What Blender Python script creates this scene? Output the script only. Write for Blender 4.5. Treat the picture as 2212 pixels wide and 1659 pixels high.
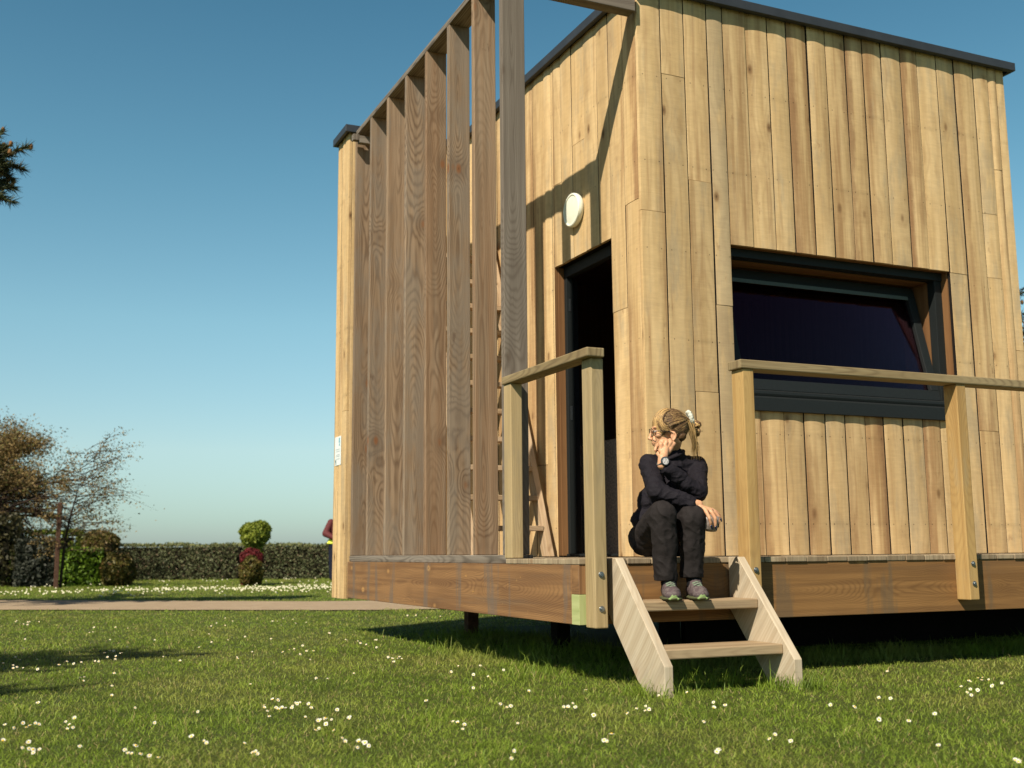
import bpy, bmesh, math, random
import numpy as np
from mathutils import Vector, Matrix, noise as mnoise
rad = math.radians
for _o in list(bpy.data.objects): bpy.data.objects.remove(_o)
SC = bpy.context.scene
COL = SC.collection
random.seed(11)
RNG = np.random.default_rng(7)

# ------------------------------------------------------------------ camera
yaw, pit, rol = 0.4217, 0.1500, -0.0084
CAM = Vector((-3.4795, -5.7839, 0.6795))
fw = Vector((math.sin(yaw) * math.cos(pit), math.cos(yaw) * math.cos(pit), math.sin(pit)))
rt = Vector((math.cos(yaw), -math.sin(yaw), 0)); up = rt.cross(fw)
rt2 = rt * math.cos(rol) + up * math.sin(rol); up2 = up * math.cos(rol) - rt * math.sin(rol)
cd = bpy.data.cameras.new('camera'); cam = bpy.data.objects.new('camera', cd); COL.objects.link(cam)
cam.matrix_world = Matrix(((rt2.x, up2.x, -fw.x, CAM.x), (rt2.y, up2.y, -fw.y, CAM.y), (rt2.z, up2.z, -fw.z, CAM.z), (0, 0, 0, 1)))
cd.sensor_width = 36; cd.lens = 2417.96 * 36 / 2212; cd.clip_end = 3000; cd.clip_start = 0.05
cd.dof.use_dof = True; cd.dof.focus_distance = 5.9; cd.dof.aperture_fstop = 3.6
SC.camera = cam

# ------------------------------------------------------------------ world and sun
SUN = Vector((-1, -0.686, 1.18)).normalized()
w = bpy.data.worlds.new('World'); SC.world = w; w.use_nodes = True
nt = w.node_tree; nt.nodes.clear()
sky = nt.nodes.new('ShaderNodeTexSky'); sky.sky_type = 'NISHITA'; sky.sun_disc = False
sky.sun_elevation = math.asin(SUN.z); sky.sun_rotation = math.atan2(SUN.x, SUN.y)
sky.altitude = 0; sky.air_density = 1.0; sky.dust_density = 0.6; sky.ozone_density = 1.0
tint = nt.nodes.new('ShaderNodeMix'); tint.data_type = 'RGBA'; tint.blend_type = 'MULTIPLY'; tint.inputs[0].default_value = 1
geo_ = nt.nodes.new('ShaderNodeTexCoord'); sx_ = nt.nodes.new('ShaderNodeSeparateXYZ'); nt.links.new(geo_.outputs['Generated'], sx_.inputs[0])
rp = nt.nodes.new('ShaderNodeValToRGB'); nt.links.new(sx_.outputs[2], rp.inputs[0])
SKYR = [(0.0, (0.48, 0.61, 0.78)), (0.03, (0.57, 0.73, 0.81)), (0.09, (0.81, 0.91, 0.86)), (0.20, (0.78, 1.02, 0.90)), (0.33, (0.58, 0.93, 0.84)), (0.46, (0.43, 0.80, 0.76)), (0.58, (0.38, 0.24, 0.31))]
while len(rp.color_ramp.elements) < len(SKYR): rp.color_ramp.elements.new(0.5)
for e_, (p_, c_) in zip(rp.color_ramp.elements, SKYR): e_.position = p_; e_.color = c_ + (1,)
nt.links.new(rp.outputs[0], tint.inputs[7])
bg = nt.nodes.new('ShaderNodeBackground'); bg.inputs[1].default_value = 0.095
wo = nt.nodes.new('ShaderNodeOutputWorld')
nt.links.new(sky.outputs[0], tint.inputs[6]); nt.links.new(tint.outputs[2], bg.inputs[0]); nt.links.new(bg.outputs[0], wo.inputs[0])
ld = bpy.data.lights.new('sun', 'SUN'); ld.energy = 5.0; ld.angle = rad(0.5); ld.color = (1, 0.92, 0.77)
lo = bpy.data.objects.new('sun', ld); COL.objects.link(lo)
lo.rotation_euler = (-SUN).to_track_quat('-Z', 'Y').to_euler()
SC.view_settings.view_transform = 'Standard'; SC.view_settings.look = 'None'
SC.view_settings.exposure = 0.52; SC.view_settings.gamma = 1.0; SC.view_settings.use_curve_mapping = False
SC.cycles.use_denoising = True
SC.cycles.max_bounces = 6; SC.cycles.transparent_max_bounces = 8

# ------------------------------------------------------------------ material helpers
class NT:
    def __init__(s, name):
        s.m = bpy.data.materials.new(name); s.m.use_nodes = True
        s.t = s.m.node_tree; s.t.nodes.clear()
        s.out = s.t.nodes.new('ShaderNodeOutputMaterial')
    def n(s, typ, **kw):
        nd = s.t.nodes.new(typ)
        for k, v in kw.items(): setattr(nd, k, v)
        return nd
    def put(s, sock, v):
        if hasattr(v, 'is_linked') or isinstance(v, bpy.types.NodeSocket): s.t.links.new(v, sock)
        else: sock.default_value = v
    def math(s, op, a, b=0.0, c=None, clamp=False):
        nd = s.n('ShaderNodeMath', operation=op); nd.use_clamp = clamp
        s.put(nd.inputs[0], a); s.put(nd.inputs[1], b)
        if c is not None: s.put(nd.inputs[2], c)
        return nd.outputs[0]
    def vec(s, x, y, z):
        nd = s.n('ShaderNodeCombineXYZ')
        for i, v in enumerate((x, y, z)): s.put(nd.inputs[i], v)
        return nd.outputs[0]
    def mix(s, f, a, b, mode='MIX'):
        nd = s.n('ShaderNodeMix', data_type='RGBA', blend_type=mode)
        s.put(nd.inputs[0], f)
        for i, v in ((6, a), (7, b)):
            s.put(nd.inputs[i], v if not isinstance(v, tuple) else (v + (1,) if len(v) == 3 else v))
        return nd.outputs[2]
    def noise(s, vec, scale=1.0, detail=2.0, rough=0.5, dist=0.0):
        nd = s.n('ShaderNodeTexNoise'); s.put(nd.inputs['Vector'], vec)
        nd.inputs['Scale'].default_value = scale; nd.inputs['Detail'].default_value = detail
        nd.inputs['Roughness'].default_value = rough; nd.inputs['Distortion'].default_value = dist
        return nd.outputs[0]
    def smooth(s, v, a, b, lo=0.0, hi=1.0):
        nd = s.n('ShaderNodeMapRange', interpolation_type='SMOOTHSTEP')
        s.put(nd.inputs[0], v); nd.inputs[1].default_value = a; nd.inputs[2].default_value = b
        nd.inputs[3].default_value = lo; nd.inputs[4].default_value = hi
        return nd.outputs[0]
    def attr(s, name):
        return s.n('ShaderNodeAttribute', attribute_name=name).outputs['Fac']
    def bsdf(s, color, rough=0.7, spec=0.3, bump=None, bs=0.3, bd=0.002, **kw):
        b = s.n('ShaderNodeBsdfPrincipled'); s.put(b.inputs['Base Color'], color if not isinstance(color, tuple) else color + (1,) if len(color) == 3 else color)
        s.put(b.inputs['Roughness'], rough); b.inputs['Specular IOR Level'].default_value = spec
        for k, v in kw.items(): s.put(b.inputs[k.replace('_', ' ')], v)
        if bump is not None:
            bn = s.n('ShaderNodeBump'); bn.inputs['Strength'].default_value = bs; bn.inputs['Distance'].default_value = bd
            s.put(bn.inputs['Height'], bump); s.t.links.new(bn.outputs[0], b.inputs['Normal'])
        s.t.links.new(b.outputs[0], s.out.inputs[0]); return b

def wood(name, ca, cb, cline, ring=0.5, rfreq=75.0, knots=1.0, kcol=(0.20, 0.085, 0.03), stain=None, stain_amt=0.5,
         saw=0.0, vary=0.14, fibre=0.12, grey=None, grey_amt=0.0, nails=False, bump=0.35, blotch=None, edge=False, streak=30, drip=None, bscale=(22, 16)):
    N = NT(name)
    uv = N.n('ShaderNodeUVMap'); sp = N.n('ShaderNodeSeparateXYZ'); N.t.links.new(uv.outputs[0], sp.inputs[0])
    u, v = sp.outputs[0], sp.outputs[1]
    bid = N.attr('bid'); tone = N.attr('tone'); wv = N.math('MULTIPLY', bid, 61.7)
    lf = N.noise(N.vec(N.math('MULTIPLY', u, 7), N.math('MULTIPLY', v, 1.1), wv), 1, 3, 0.55)
    # knots
    vr = N.n('ShaderNodeTexVoronoi', feature='F1'); N.put(vr.inputs['Vector'], N.vec(N.math('MULTIPLY', u, 5.0), N.math('MULTIPLY', v, 2.6), wv)); vr.inputs['Scale'].default_value = 1
    d = vr.outputs['Distance']
    kn = N.smooth(d, 0.045, 0.13, 1, 0)
    swirl = N.math('EXPONENT', N.math('MULTIPLY', N.math('POWER', N.math('MULTIPLY', d, 3.3), 2.0), -1.0))
    # cathedral rings
    off = N.math('MULTIPLY', N.math('SUBTRACT', N.noise(N.vec(N.math('MULTIPLY', v, 0.33), wv, 3.1), 1, 1), 0.5), 0.75)
    uu = N.math('ADD', u, N.math('MULTIPLY', N.math('SUBTRACT', bid, 0.5), 0.06))
    R = N.math('SQRT', N.math('ADD', N.math('MULTIPLY', uu, uu), N.math('MULTIPLY', off, off)))
    R = N.math('ADD', R, N.math('MULTIPLY', N.math('SUBTRACT', lf, 0.5), 0.05))
    R = N.math('ADD', R, N.math('MULTIPLY', swirl, 0.045 * knots))
    s_ = N.math('SINE', N.math('MULTIPLY', R, rfreq * 6.2832))
    line = N.math('POWER', N.math('MULTIPLY_ADD', s_, 0.5, 0.5), 2.2)
    fn = N.noise(N.vec(N.math('MULTIPLY', u, 260), N.math('MULTIPLY', v, 5), wv), 1, 3, 0.6)
    st = N.noise(N.vec(N.math('MULTIPLY', u, streak), N.math('MULTIPLY', v, 0.8), wv), 1, 2, 0.5)
    col = N.mix(N.smooth(st, 0.35, 0.65), ca, cb)
    lm = N.math('MULTIPLY', line, N.math('MULTIPLY', ring, N.smooth(lf, 0.3, 0.62, 0.25, 1)))
    col = N.mix(lm, col, cline)
    if stain is not None:
        sn = N.noise(N.vec(N.math('MULTIPLY', u, 13), N.math('MULTIPLY', v, 0.55), N.math('ADD', wv, 9.3)), 1, 4, 0.6)
        a = N.math('ADD', sn, N.math('MULTIPLY', tone, 0.16))
        col = N.mix(N.math('MULTIPLY', N.smooth(a, 0.52, 0.74), stain_amt), col, stain)
    if grey is not None:
        gn = N.noise(N.vec(N.math('MULTIPLY', u, 9), N.math('MULTIPLY', v, 2.2), N.math('ADD', wv, 4.7)), 1, 4, 0.65)
        a = N.math('SUBTRACT', gn, N.math('MULTIPLY', tone, 0.14))
        col = N.mix(N.math('MULTIPLY', N.smooth(a, 0.5, 0.72), grey_amt), col, grey)
    if knots > 0:
        col = N.mix(N.math('MULTIPLY', N.smooth(d, 0.10, 0.36, 1, 0), 0.30 * min(1, knots)), col, cline)
        col = N.mix(N.math('MULTIPLY', kn, min(1, 0.85 * knots)), col, kcol)
        col = N.mix(N.math('MULTIPLY', N.smooth(d, 0.0, 0.05, 1, 0), min(1, 0.8 * knots)), col, (0.03, 0.016, 0.01))
    if blotch is not None:
        bn = N.noise(N.vec(N.math('MULTIPLY', u, bscale[0]), N.math('MULTIPLY', v, bscale[1]), wv), 1, 5, 0.7)
        col = N.mix(N.math('MULTIPLY', N.smooth(bn, 0.64, 0.72), 0.6), col, blotch)
    if edge:
        sgn = N.math('SUBTRACT', N.math('MULTIPLY', N.math('GREATER_THAN', N.math('FRACT', N.math('MULTIPLY', bid, 5.3)), 0.5), 2.0), 1.0)
        en = N.noise(N.vec(N.math('MULTIPLY', u, 6), N.math('MULTIPLY', v, 1.6), N.math('ADD', wv, 2.2)), 1, 5, 0.7)
        ew = N.math('ADD', N.math('MULTIPLY', u, sgn), N.math('MULTIPLY', N.math('SUBTRACT', en, 0.5), 0.12))
        ef = N.math('MULTIPLY', N.smooth(ew, 0.022, 0.062), N.smooth(N.math('ADD', tone, N.math('MULTIPLY', N.math('SUBTRACT', en, .5), 1.5)), -0.2, 1.2, 0.0, 0.8))
        col = N.mix(ef, col, (0.22, 0.115, 0.052))
    if drip is not None:
        dn = N.noise(N.vec(N.math('MULTIPLY', u, 1.2), N.math('MULTIPLY', v, 7.5), N.math('ADD', wv, 1.4)), 1, 3, 0.6)
        col = N.mix(N.math('MULTIPLY', N.smooth(dn, 0.56, 0.66), 0.6), col, drip)
    # board to board value
    val = N.math('ADD', 1 - vary, N.math('MULTIPLY', N.math('FRACT', N.math('MULTIPLY', bid, 17.31)), 2 * vary))
    val = N.math('MULTIPLY', val, N.math('MULTIPLY_ADD', fn, 2 * fibre, 1 - fibre))
    hgt = N.math('ADD', N.math('MULTIPLY', line, -0.5 * ring), N.math('MULTIPLY', fn, 0.7))
    if saw > 0:
        sw = N.noise(N.vec(N.math('MULTIPLY', u, 5), N.math('MULTIPLY', v, 330), wv), 1, 3, 0.65)
        sw2 = N.noise(N.vec(N.math('MULTIPLY', u, 14), N.math('MULTIPLY', v, 45), wv), 1, 3, 0.6)
        val = N.math('MULTIPLY', val, N.math('MULTIPLY_ADD', sw, 2 * saw, 1 - saw))
        val = N.math('MULTIPLY', val, N.math('MULTIPLY_ADD', sw2, 1.6 * saw, 1 - 0.8 * saw))
        hgt = N.math('ADD', hgt, N.math('MULTIPLY', sw, 0.8))
    if nails:
        na = N.math('ABSOLUTE', N.math('SUBTRACT', N.math('ABSOLUTE', u), 0.052))
        nb = N.math('MULTIPLY', N.math('ABSOLUTE', N.math('SUBTRACT', N.math('FRACT', N.math('DIVIDE', v, 0.565)), 0.5)), 0.565)
        nd = N.math('SQRT', N.math('ADD', N.math('MULTIPLY', na, na), N.math('MULTIPLY', nb, nb)))
        val = N.math('MULTIPLY', val, N.smooth(nd, 0.0025, 0.005, 0.22, 1))
        rs = N.math('MULTIPLY', N.smooth(nb, 0.0, 0.03, 0.10, 0), N.math('GREATER_THAN', N.math('FRACT', N.math('MULTIPLY', N.math('ADD', bid, N.math('FLOOR', N.math('DIVIDE', v, 0.565))), 7.77)), 0.7))
        val = N.math('SUBTRACT', val, rs)
    vv = N.n('ShaderNodeCombineXYZ')
    for i in range(3): N.t.links.new(val, vv.inputs[i])
    col = N.mix(1.0, col, vv.outputs[0], 'MULTIPLY')
    N.bsdf(col, 0.78, 0.18, hgt, bump, 0.0015)
    return N.m

def plain(name, col, rough=0.6, spec=0.4, metal=0.0, nscale=40, namt=0.15, bump=0.15):
    N = NT(name); tc = N.n('ShaderNodeTexCoord').outputs['Object']
    nz = N.noise(tc, nscale, 4, 0.6)
    c = N.mix(N.smooth(nz, 0.3, 0.7), tuple(x * (1 - namt) for x in col), tuple(min(1, x * (1 + namt)) for x in col))
    N.bsdf(c, rough, spec, nz, bump, 0.002, Metallic=metal)
    return N.m

M = {}
M['clad'] = wood('pale_sawn_cladding', (0.60, 0.42, 0.215), (0.51, 0.345, 0.165), (0.33, 0.20, 0.09), ring=0.28, rfreq=28, knots=1.0,
                 kcol=(0.19, 0.105, 0.045), stain=(0.27, 0.145, 0.062), stain_amt=0.7, saw=0.17, vary=0.10, fibre=0.06, grey=(0.27, 0.235, 0.17), grey_amt=0.4, nails=True, edge=True, streak=11, blotch=(0.30, 0.18, 0.09), bscale=(9, 4.5))
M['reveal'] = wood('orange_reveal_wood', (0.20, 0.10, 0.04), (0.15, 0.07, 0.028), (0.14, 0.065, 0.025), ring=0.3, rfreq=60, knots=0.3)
M['slat'] = wood('weathered_larch_slat', (0.285, 0.200, 0.128), (0.205, 0.138, 0.085), (0.080, 0.045, 0.026), ring=0.62, rfreq=95, knots=1.0,
                 kcol=(0.22, 0.090, 0.035), blotch=(0.10, 0.060, 0.038), bscale=(8, 3.2), stain=(0.29, 0.155, 0.075), stain_amt=0.35, vary=0.10, fibre=0.24, grey=(0.20, 0.17, 0.135), grey_amt=0.5)
M['slatgrey'] = wood('grey_weathered_larch', (0.20, 0.165, 0.13), (0.155, 0.125, 0.098), (0.07, 0.05, 0.035), ring=0.4, rfreq=110, knots=0.5,
                 kcol=(0.08, 0.05, 0.03), vary=0.08, fibre=0.2)
M['beam'] = wood('stained_brown_beam', (0.27, 0.143, 0.060), (0.185, 0.095, 0.042), (0.085, 0.042, 0.022), ring=0.48, rfreq=120, drip=(0.13, 0.105, 0.085), knots=0.9,
                 kcol=(0.48, 0.26, 0.09), vary=0.05, fibre=0.16, stain=(0.10, 0.075, 0.055), stain_amt=0.45, blotch=(0.50, 0.27, 0.08))
M['beamplain'] = wood('stained_brown_front_beam', (0.26, 0.135, 0.048), (0.18, 0.092, 0.034), (0.095, 0.045, 0.018), ring=0.42, rfreq=130, drip=(0.12, 0.085, 0.05), knots=0.7,
                 kcol=(0.42, 0.22, 0.075), vary=0.05, fibre=0.14, stain=(0.12, 0.08, 0.05), stain_amt=0.35)
M['post'] = wood('yellow_treated_post', (0.40, 0.295, 0.155), (0.33, 0.24, 0.12), (0.18, 0.125, 0.06), ring=0.35, rfreq=80, knots=0.6,
                 kcol=(0.20, 0.11, 0.04), vary=0.06, fibre=0.16, grey=(0.25, 0.20, 0.13), grey_amt=0.5)
M['postorange'] = wood('orange_treated_post', (0.42, 0.27, 0.105), (0.34, 0.205, 0.075), (0.20, 0.115, 0.045), ring=0.3, rfreq=80, knots=0.5,
                 kcol=(0.2, 0.11, 0.04), vary=0.05, fibre=0.12, grey=(0.30, 0.26, 0.17), grey_amt=0.5)
M['rail'] = wood('grey_brown_rail', (0.29, 0.22, 0.12), (0.22, 0.16, 0.08), (0.10, 0.065, 0.035), ring=0.5, rfreq=80, knots=0.5, vary=0.05, fibre=0.18)
M['deck'] = wood('weathered_decking', (0.32, 0.25, 0.16), (0.26, 0.20, 0.13), (0.12, 0.08, 0.05), ring=0.5, rfreq=80, knots=0.4, vary=0.2, fibre=0.15,
                 stain=(0.17, 0.11, 0.06), stain_amt=0.5)
M['sill'] = wood('grey_sill_plank', (0.22, 0.185, 0.15), (0.16, 0.13, 0.10), (0.05, 0.038, 0.028), ring=0.8, rfreq=70, knots=0.3, vary=0.05, fibre=0.2)
M['stair'] = wood('pale_silvered_stair', (0.50, 0.415, 0.30), (0.42, 0.335, 0.23), (0.30, 0.22, 0.14), ring=0.35, rfreq=60, knots=0.5, grey=(0.28, 0.24, 0.18), grey_amt=0.5, kcol=(0.30, 0.14, 0.07), vary=0.05, fibre=0.1)
M['tread'] = wood('worn_stair_tread', (0.37, 0.27, 0.16), (0.30, 0.21, 0.12), (0.14, 0.085, 0.045), ring=0.5, rfreq=90, knots=0.4, vary=0.08, fibre=0.16, stain=(0.16, 0.11, 0.07), stain_amt=0.6)
M['ladder'] = wood('pinkish_pine_ladder', (0.46, 0.33, 0.21), (0.38, 0.26, 0.15), (0.2, 0.11, 0.06), ring=0.5, rfreq=60, knots=0.6, vary=0.08, fibre=0.1)
M['greenwood'] = wood('pale_green_treated_block', (0.38, 0.40, 0.18), (0.30, 0.33, 0.13), (0.2, 0.25, 0.08), ring=0.3, rfreq=60, knots=0.3, vary=0.02)
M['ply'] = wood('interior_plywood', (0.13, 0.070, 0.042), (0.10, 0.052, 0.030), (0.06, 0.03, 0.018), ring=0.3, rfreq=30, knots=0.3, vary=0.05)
M['black'] = plain('black_door_leaf', (0.005, 0.005, 0.006), 0.45, 0.4, 0, 60, 0.1, 0.05)
M['frame'] = plain('dark_grey_frame', (0.011, 0.0135, 0.0135), 0.6, 0.25, 0, 60, 0.1, 0.03)
M['strip'] = plain('pale_grey_seal_strip', (0.085, 0.10, 0.09), 0.5, 0.4, 0, 60, 0.1, 0)
M['cap'] = plain('roof_trim_metal', (0.030, 0.033, 0.038), 0.5, 0.4, 0, 8, 0.12, 0.03)
M['dark'] = plain('black_underlay_and_shade', (0.012, 0.010, 0.009), 0.9, 0.1)
M['steel'] = plain('galvanised_bolt', (0.22, 0.24, 0.25), 0.35, 0.5, 0.9, 200, 0.3)
M['rust'] = plain('rust_brown_post', (0.10, 0.05, 0.032), 0.8, 0.2, 0, 30, 0.3)
M['counter'] = plain('speckled_worktop', (0.62, 0.47, 0.38), 0.8, 0.2, 0, 60, 0.35)
M['lamp'] = plain('cream_lamp_plastic', (0.80, 0.80, 0.66), 0.35, 0.5, 0, 20, 0.03, 0)
M['lampd'] = plain('cream_lamp_diffuser', (0.74, 0.73, 0.58), 0.5, 0.4, 0, 20, 0.03, 0)
M['plaque'] = plain('white_plaque', (0.74, 0.78, 0.76), 0.4, 0.4, 0, 20, 0.03, 0)
M['pblue'] = plain('plaque_blue', (0.22, 0.42, 0.52), 0.5, 0.3, 0, 20, 0.05, 0)
M['ptext'] = plain('plaque_grey_print', (0.42, 0.46, 0.48), 0.5, 0.3, 0, 20, 0.05, 0)
M['pdark'] = plain('plaque_dark_print', (0.05, 0.10, 0.11), 0.5, 0.3, 0, 20, 0.05, 0)
def glass():
    N = NT('tinted_window_glass')
    gl = N.n('ShaderNodeBsdfGlossy'); gl.inputs[0].default_value = (0.95, 0.55, 0.62, 1); gl.inputs[1].default_value = 0.01
    tr = N.n('ShaderNodeBsdfTransparent'); tr.inputs[0].default_value = (0.62, 0.55, 0.60, 1)
    fr = N.n('ShaderNodeFresnel'); fr.inputs[0].default_value = 1.30
    mx = N.n('ShaderNodeMixShader'); N.t.links.new(fr.outputs[0], mx.inputs[0]); N.t.links.new(tr.outputs[0], mx.inputs[1]); N.t.links.new(gl.outputs[0], mx.inputs[2])
    N.t.links.new(mx.outputs[0], N.out.inputs[0]); return N.m
M['glass'] = glass()

# ------------------------------------------------------------------ object helpers
def tag(o, label, cat, group=None, kind=None):
    if label: o['label'] = label
    if cat: o['category'] = cat
    if group: o['group'] = group
    if kind: o['kind'] = kind
    return o
def empty(name, loc, label, cat, group=None):
    o = bpy.data.objects.new(name, None); COL.objects.link(o); o.location = loc; o.empty_display_size = 0.1
    bpy.context.view_layer.update()
    return tag(o, label, cat, group)
def link(name, me, parent=None):
    o = bpy.data.objects.new(name, me); COL.objects.link(o)
    if parent is not None:
        o.parent = parent
        if parent.type == 'EMPTY': o.matrix_parent_inverse = Matrix.Translation(-Vector(parent.location))
    return o
class WB:
    """boxes and boards in world coordinates with uv (u across, v along), board id and tone"""
    def __init__(s): s.v = []; s.f = []; s.uv = []; s.bid = []; s.tone = []; s.mi = []
    def face(s, idx, uvs, b, t, mi=0): s.f.append(idx); s.uv.extend(uvs); s.bid.append(b); s.tone.append(t); s.mi.append(mi)
    def box(s, x0, x1, y0, y1, z0, z1, ax=2, bid=None, tone=0.0, mi=0, rot=None, piv=None):
        b = random.random() if bid is None else bid
        n = len(s.v); c = Vector(((x0 + x1) / 2, (y0 + y1) / 2, (z0 + z1) / 2))
        P = [Vector((x, y, z)) for z in (z0, z1) for y in (y0, y1) for x in (x0, x1)]
        faces = [((0, 2, 3, 1), 2), ((4, 5, 7, 6), 2), ((0, 1, 5, 4), 1), ((2, 6, 7, 3), 1), ((0, 4, 6, 2), 0), ((1, 3, 7, 5), 0)]
        for idx, nax in faces:
            oth = [a for a in (0, 1, 2) if a != nax and a != ax]
            ua = oth[0] if oth else 0
            if nax == ax:
                o2 = [a for a in (0, 1, 2) if a != ax]
                uvs = [(P[i][o2[0]] - c[o2[0]], (P[i][o2[1]] - c[o2[1]]) * 0.5) for i in idx]
            else: uvs = [(P[i][ua] - c[ua], P[i][ax]) for i in idx]
            s.face([n + i for i in idx], uvs, b if nax != ax else (b + 0.37) % 1, tone, mi)
        if rot is not None:
            piv = piv or c
            P = [piv + rot @ (p - piv) for p in P]
        s.v.extend([tuple(p) for p in P])
    def prism(s, poly, axis, a0, a1, ldir=None, bid=None, tone=0.0, mi=0):
        """poly = list of 2D points in the other two axes (ascending axis order); extruded along axis; ldir = 2D grain direction"""
        b = random.random() if bid is None else bid
        ld = Vector(ldir or (0, 1)).normalized(); pd = Vector((ld.y, -ld.x))
        oth = [a for a in (0, 1, 2) if a != axis]; n = len(s.v); k = len(poly)
        cc = sum((Vector(p) for p in poly), Vector((0, 0))) / k
        for a in (a0, a1):
            for p in poly:
                q = [0, 0, 0]; q[axis] = a; q[oth[0]] = p[0]; q[oth[1]] = p[1]; s.v.append(tuple(q))
        uvp = [((Vector(p) - cc).dot(pd), (Vector(p) - cc).dot(ld)) for p in poly]
        s.face([n + i for i in range(k)], uvp, b, tone, mi)
        s.face([n + k + i for i in range(k)][::-1], uvp[::-1], b, tone, mi)
        for i in range(k):
            j = (i + 1) % k; L0 = uvp[i][1]; L1 = uvp[j][1]; e = (Vector(poly[i]) - Vector(poly[j])).length
            if abs(L1 - L0) < 0.3 * e: L1 = L0 + e
            w_ = a1 - a0
            s.face([n + i, n + k + i, n + k + j, n + j], [(-w_ / 2, L0), (w_ / 2, L0), (w_ / 2, L1), (-w_ / 2, L1)], (b + 0.2) % 1, tone, mi)
    def build(s, name, mats, parent=None, bevel=0.0, smooth=False):
        me = bpy.data.meshes.new(name); me.from_pydata(s.v, [], s.f)
        uvl = me.uv_layers.new(name='UVMap'); uvl.data.foreach_set('uv', np.array(s.uv, dtype=np.float32).ravel())
        a = me.attributes.new('bid', 'FLOAT', 'FACE'); a.data.foreach_set('value', np.array(s.bid, dtype=np.float32))
        a = me.attributes.new('tone', 'FLOAT', 'FACE'); a.data.foreach_set('value', np.array(s.tone, dtype=np.float32))
        if not isinstance(mats, (list, tuple)): mats = [mats]
        for m in mats: me.materials.append(m)
        me.polygons.foreach_set('material_index', np.array(s.mi, dtype=np.int32))
        bm = bmesh.new(); bm.from_mesh(me); bmesh.ops.recalc_face_normals(bm, faces=bm.faces); bm.to_mesh(me); bm.free()
        o = link(name, me, parent)
        if bevel > 0:
            md = o.modifiers.new('bevel', 'BEVEL'); md.width = bevel; md.segments = 2; md.limit_method = 'ANGLE'
        if smooth:
            for p in me.polygons: p.use_smooth = True
        return o

def cladding(B, axis, coord, outward, seams, spans_fn, back, tones={}, gap=0.0058):
    """vertical boards in plane axis=coord (0:x,1:y); outward sign; seams = positions along the other axis; spans_fn(i,a,b)->list of (z0,z1)"""
    oa = 1 - axis
    for i in range(len(seams) - 1):
        a, b = seams[i] + gap / 2, seams[i + 1] - gap / 2
        cup = random.uniform(0.002, 0.007); tilt = random.uniform(-0.0035, 0.0035); tn0 = tones.get(i, random.uniform(-0.6, 0.6))
        lift = random.uniform(0, 0.003)
        for (z0, z1) in spans_fn(i, a, b):
            bid = random.random(); tn = tn0 + random.uniform(-0.25, 0.25)
            nz = max(1, int((z1 - z0) / 0.3)); TU = [0, .012, .1, .25, .42, .58, .75, .9, .988, 1]; nu = len(TU) - 1
            base = len(B.v); zs = [z0 + (z1 - z0) * k / nz for k in range(nz + 1)]
            ph = random.uniform(0, 9)
            for z in zs:
                jl = 0.0016 * math.sin(z * 1.7 + ph); jr = 0.0016 * math.sin(z * 1.3 + ph * 2)
                wv = 0.0012 * math.sin(z * 2.1 + ph)
                prof = []
                for k in range(nu + 1):
                    t = TU[k]; uu = a + (b - a) * t + jl * (1 - t) + jr * t
                    c = cup * (1 - (2 * t - 1) ** 2) + tilt * (2 * t - 1) + lift + wv
                    if k in (0, nu): c -= 0.0012
                    prof.append((uu, coord + outward * c))
                prof = [(prof[0][0], back)] + prof + [(prof[-1][0], back)]
                for (uu, cc) in prof:
                    p = [0, 0, z]; p[oa] = uu; p[axis] = cc; B.v.append(tuple(p))
            m_ = nu + 3; cu = (a + b) / 2
            for r in range(nz):
                for k in range(m_ - 1):
                    i0 = base + r * m_ + k; q = [i0, i0 + 1, i0 + m_ + 1, i0 + m_]
                    ul = B.v[i0][oa] - cu; ur = B.v[i0 + 1][oa] - cu
                    if k == 0: ul -= 0.02
                    if k == m_ - 2: ur += 0.02
                    B.face(q, [(ul, zs[r]), (ur, zs[r]), (ur, zs[r + 1]), (ul, zs[r + 1])], bid, tn, 1 if (k == 0 and i > 0) or (k == m_ - 2 and i < len(seams) - 2) else 0)
            B.face([base + k for k in range(m_)], [(B.v[base + k][oa] - cu, 0) for k in range(m_)], bid, tn)
            tt = base + nz * m_
            B.face([tt + k for k in range(m_)][::-1], [(B.v[tt + k][oa] - cu, 0) for k in range(m_)][::-1], bid, tn)

# ------------------------------------------------------------------ ground, path
GZ = 0.045
def ground_mat():
    N = NT('lawn_soil'); tc = N.n('ShaderNodeTexCoord').outputs['Object']
    a = N.noise(tc, 0.5, 4, 0.6); b = N.noise(tc, 14, 5, 0.7); c = N.noise(tc, 90, 4, 0.7)
    col = N.mix(N.smooth(a, 0.35, 0.65), (0.11, 0.145, 0.028), (0.15, 0.17, 0.042))
    col = N.mix(N.smooth(b, 0.40, 0.72, 0, 0.6), col, (0.12, 0.11, 0.040))
    col = N.mix(N.smooth(c, 0.3, 0.7, 0, 0.7), col, (0.028, 0.046, 0.011))
    N.bsdf(col, 0.9, 0.1, c, 1.0, 0.03); return N.m
def path_mat():
    N = NT('beige_gravel'); tc = N.n('ShaderNodeTexCoord').outputs['Object']
    b = N.noise(tc, 3, 4, 0.6); c = N.noise(tc, 60, 4, 0.8)
    col = N.mix(N.smooth(b, 0.3, 0.7), (0.32, 0.24, 0.155), (0.38, 0.29, 0.19))
    col = N.mix(N.smooth(c, 0.35, 0.7, 0, 0.6), col, (0.22, 0.15, 0.09))
    N.bsdf(col, 0.9, 0.1, c, 0.5, 0.01); return N.m
me = bpy.data.meshes.new('ground')
gx = np.concatenate([[-900, -200, -60], np.linspace(-20, 30, 51), [60, 200, 900]]); gy = np.concatenate([[-200, -40], np.linspace(-12, 40, 53), [80, 200, 900]])
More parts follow.
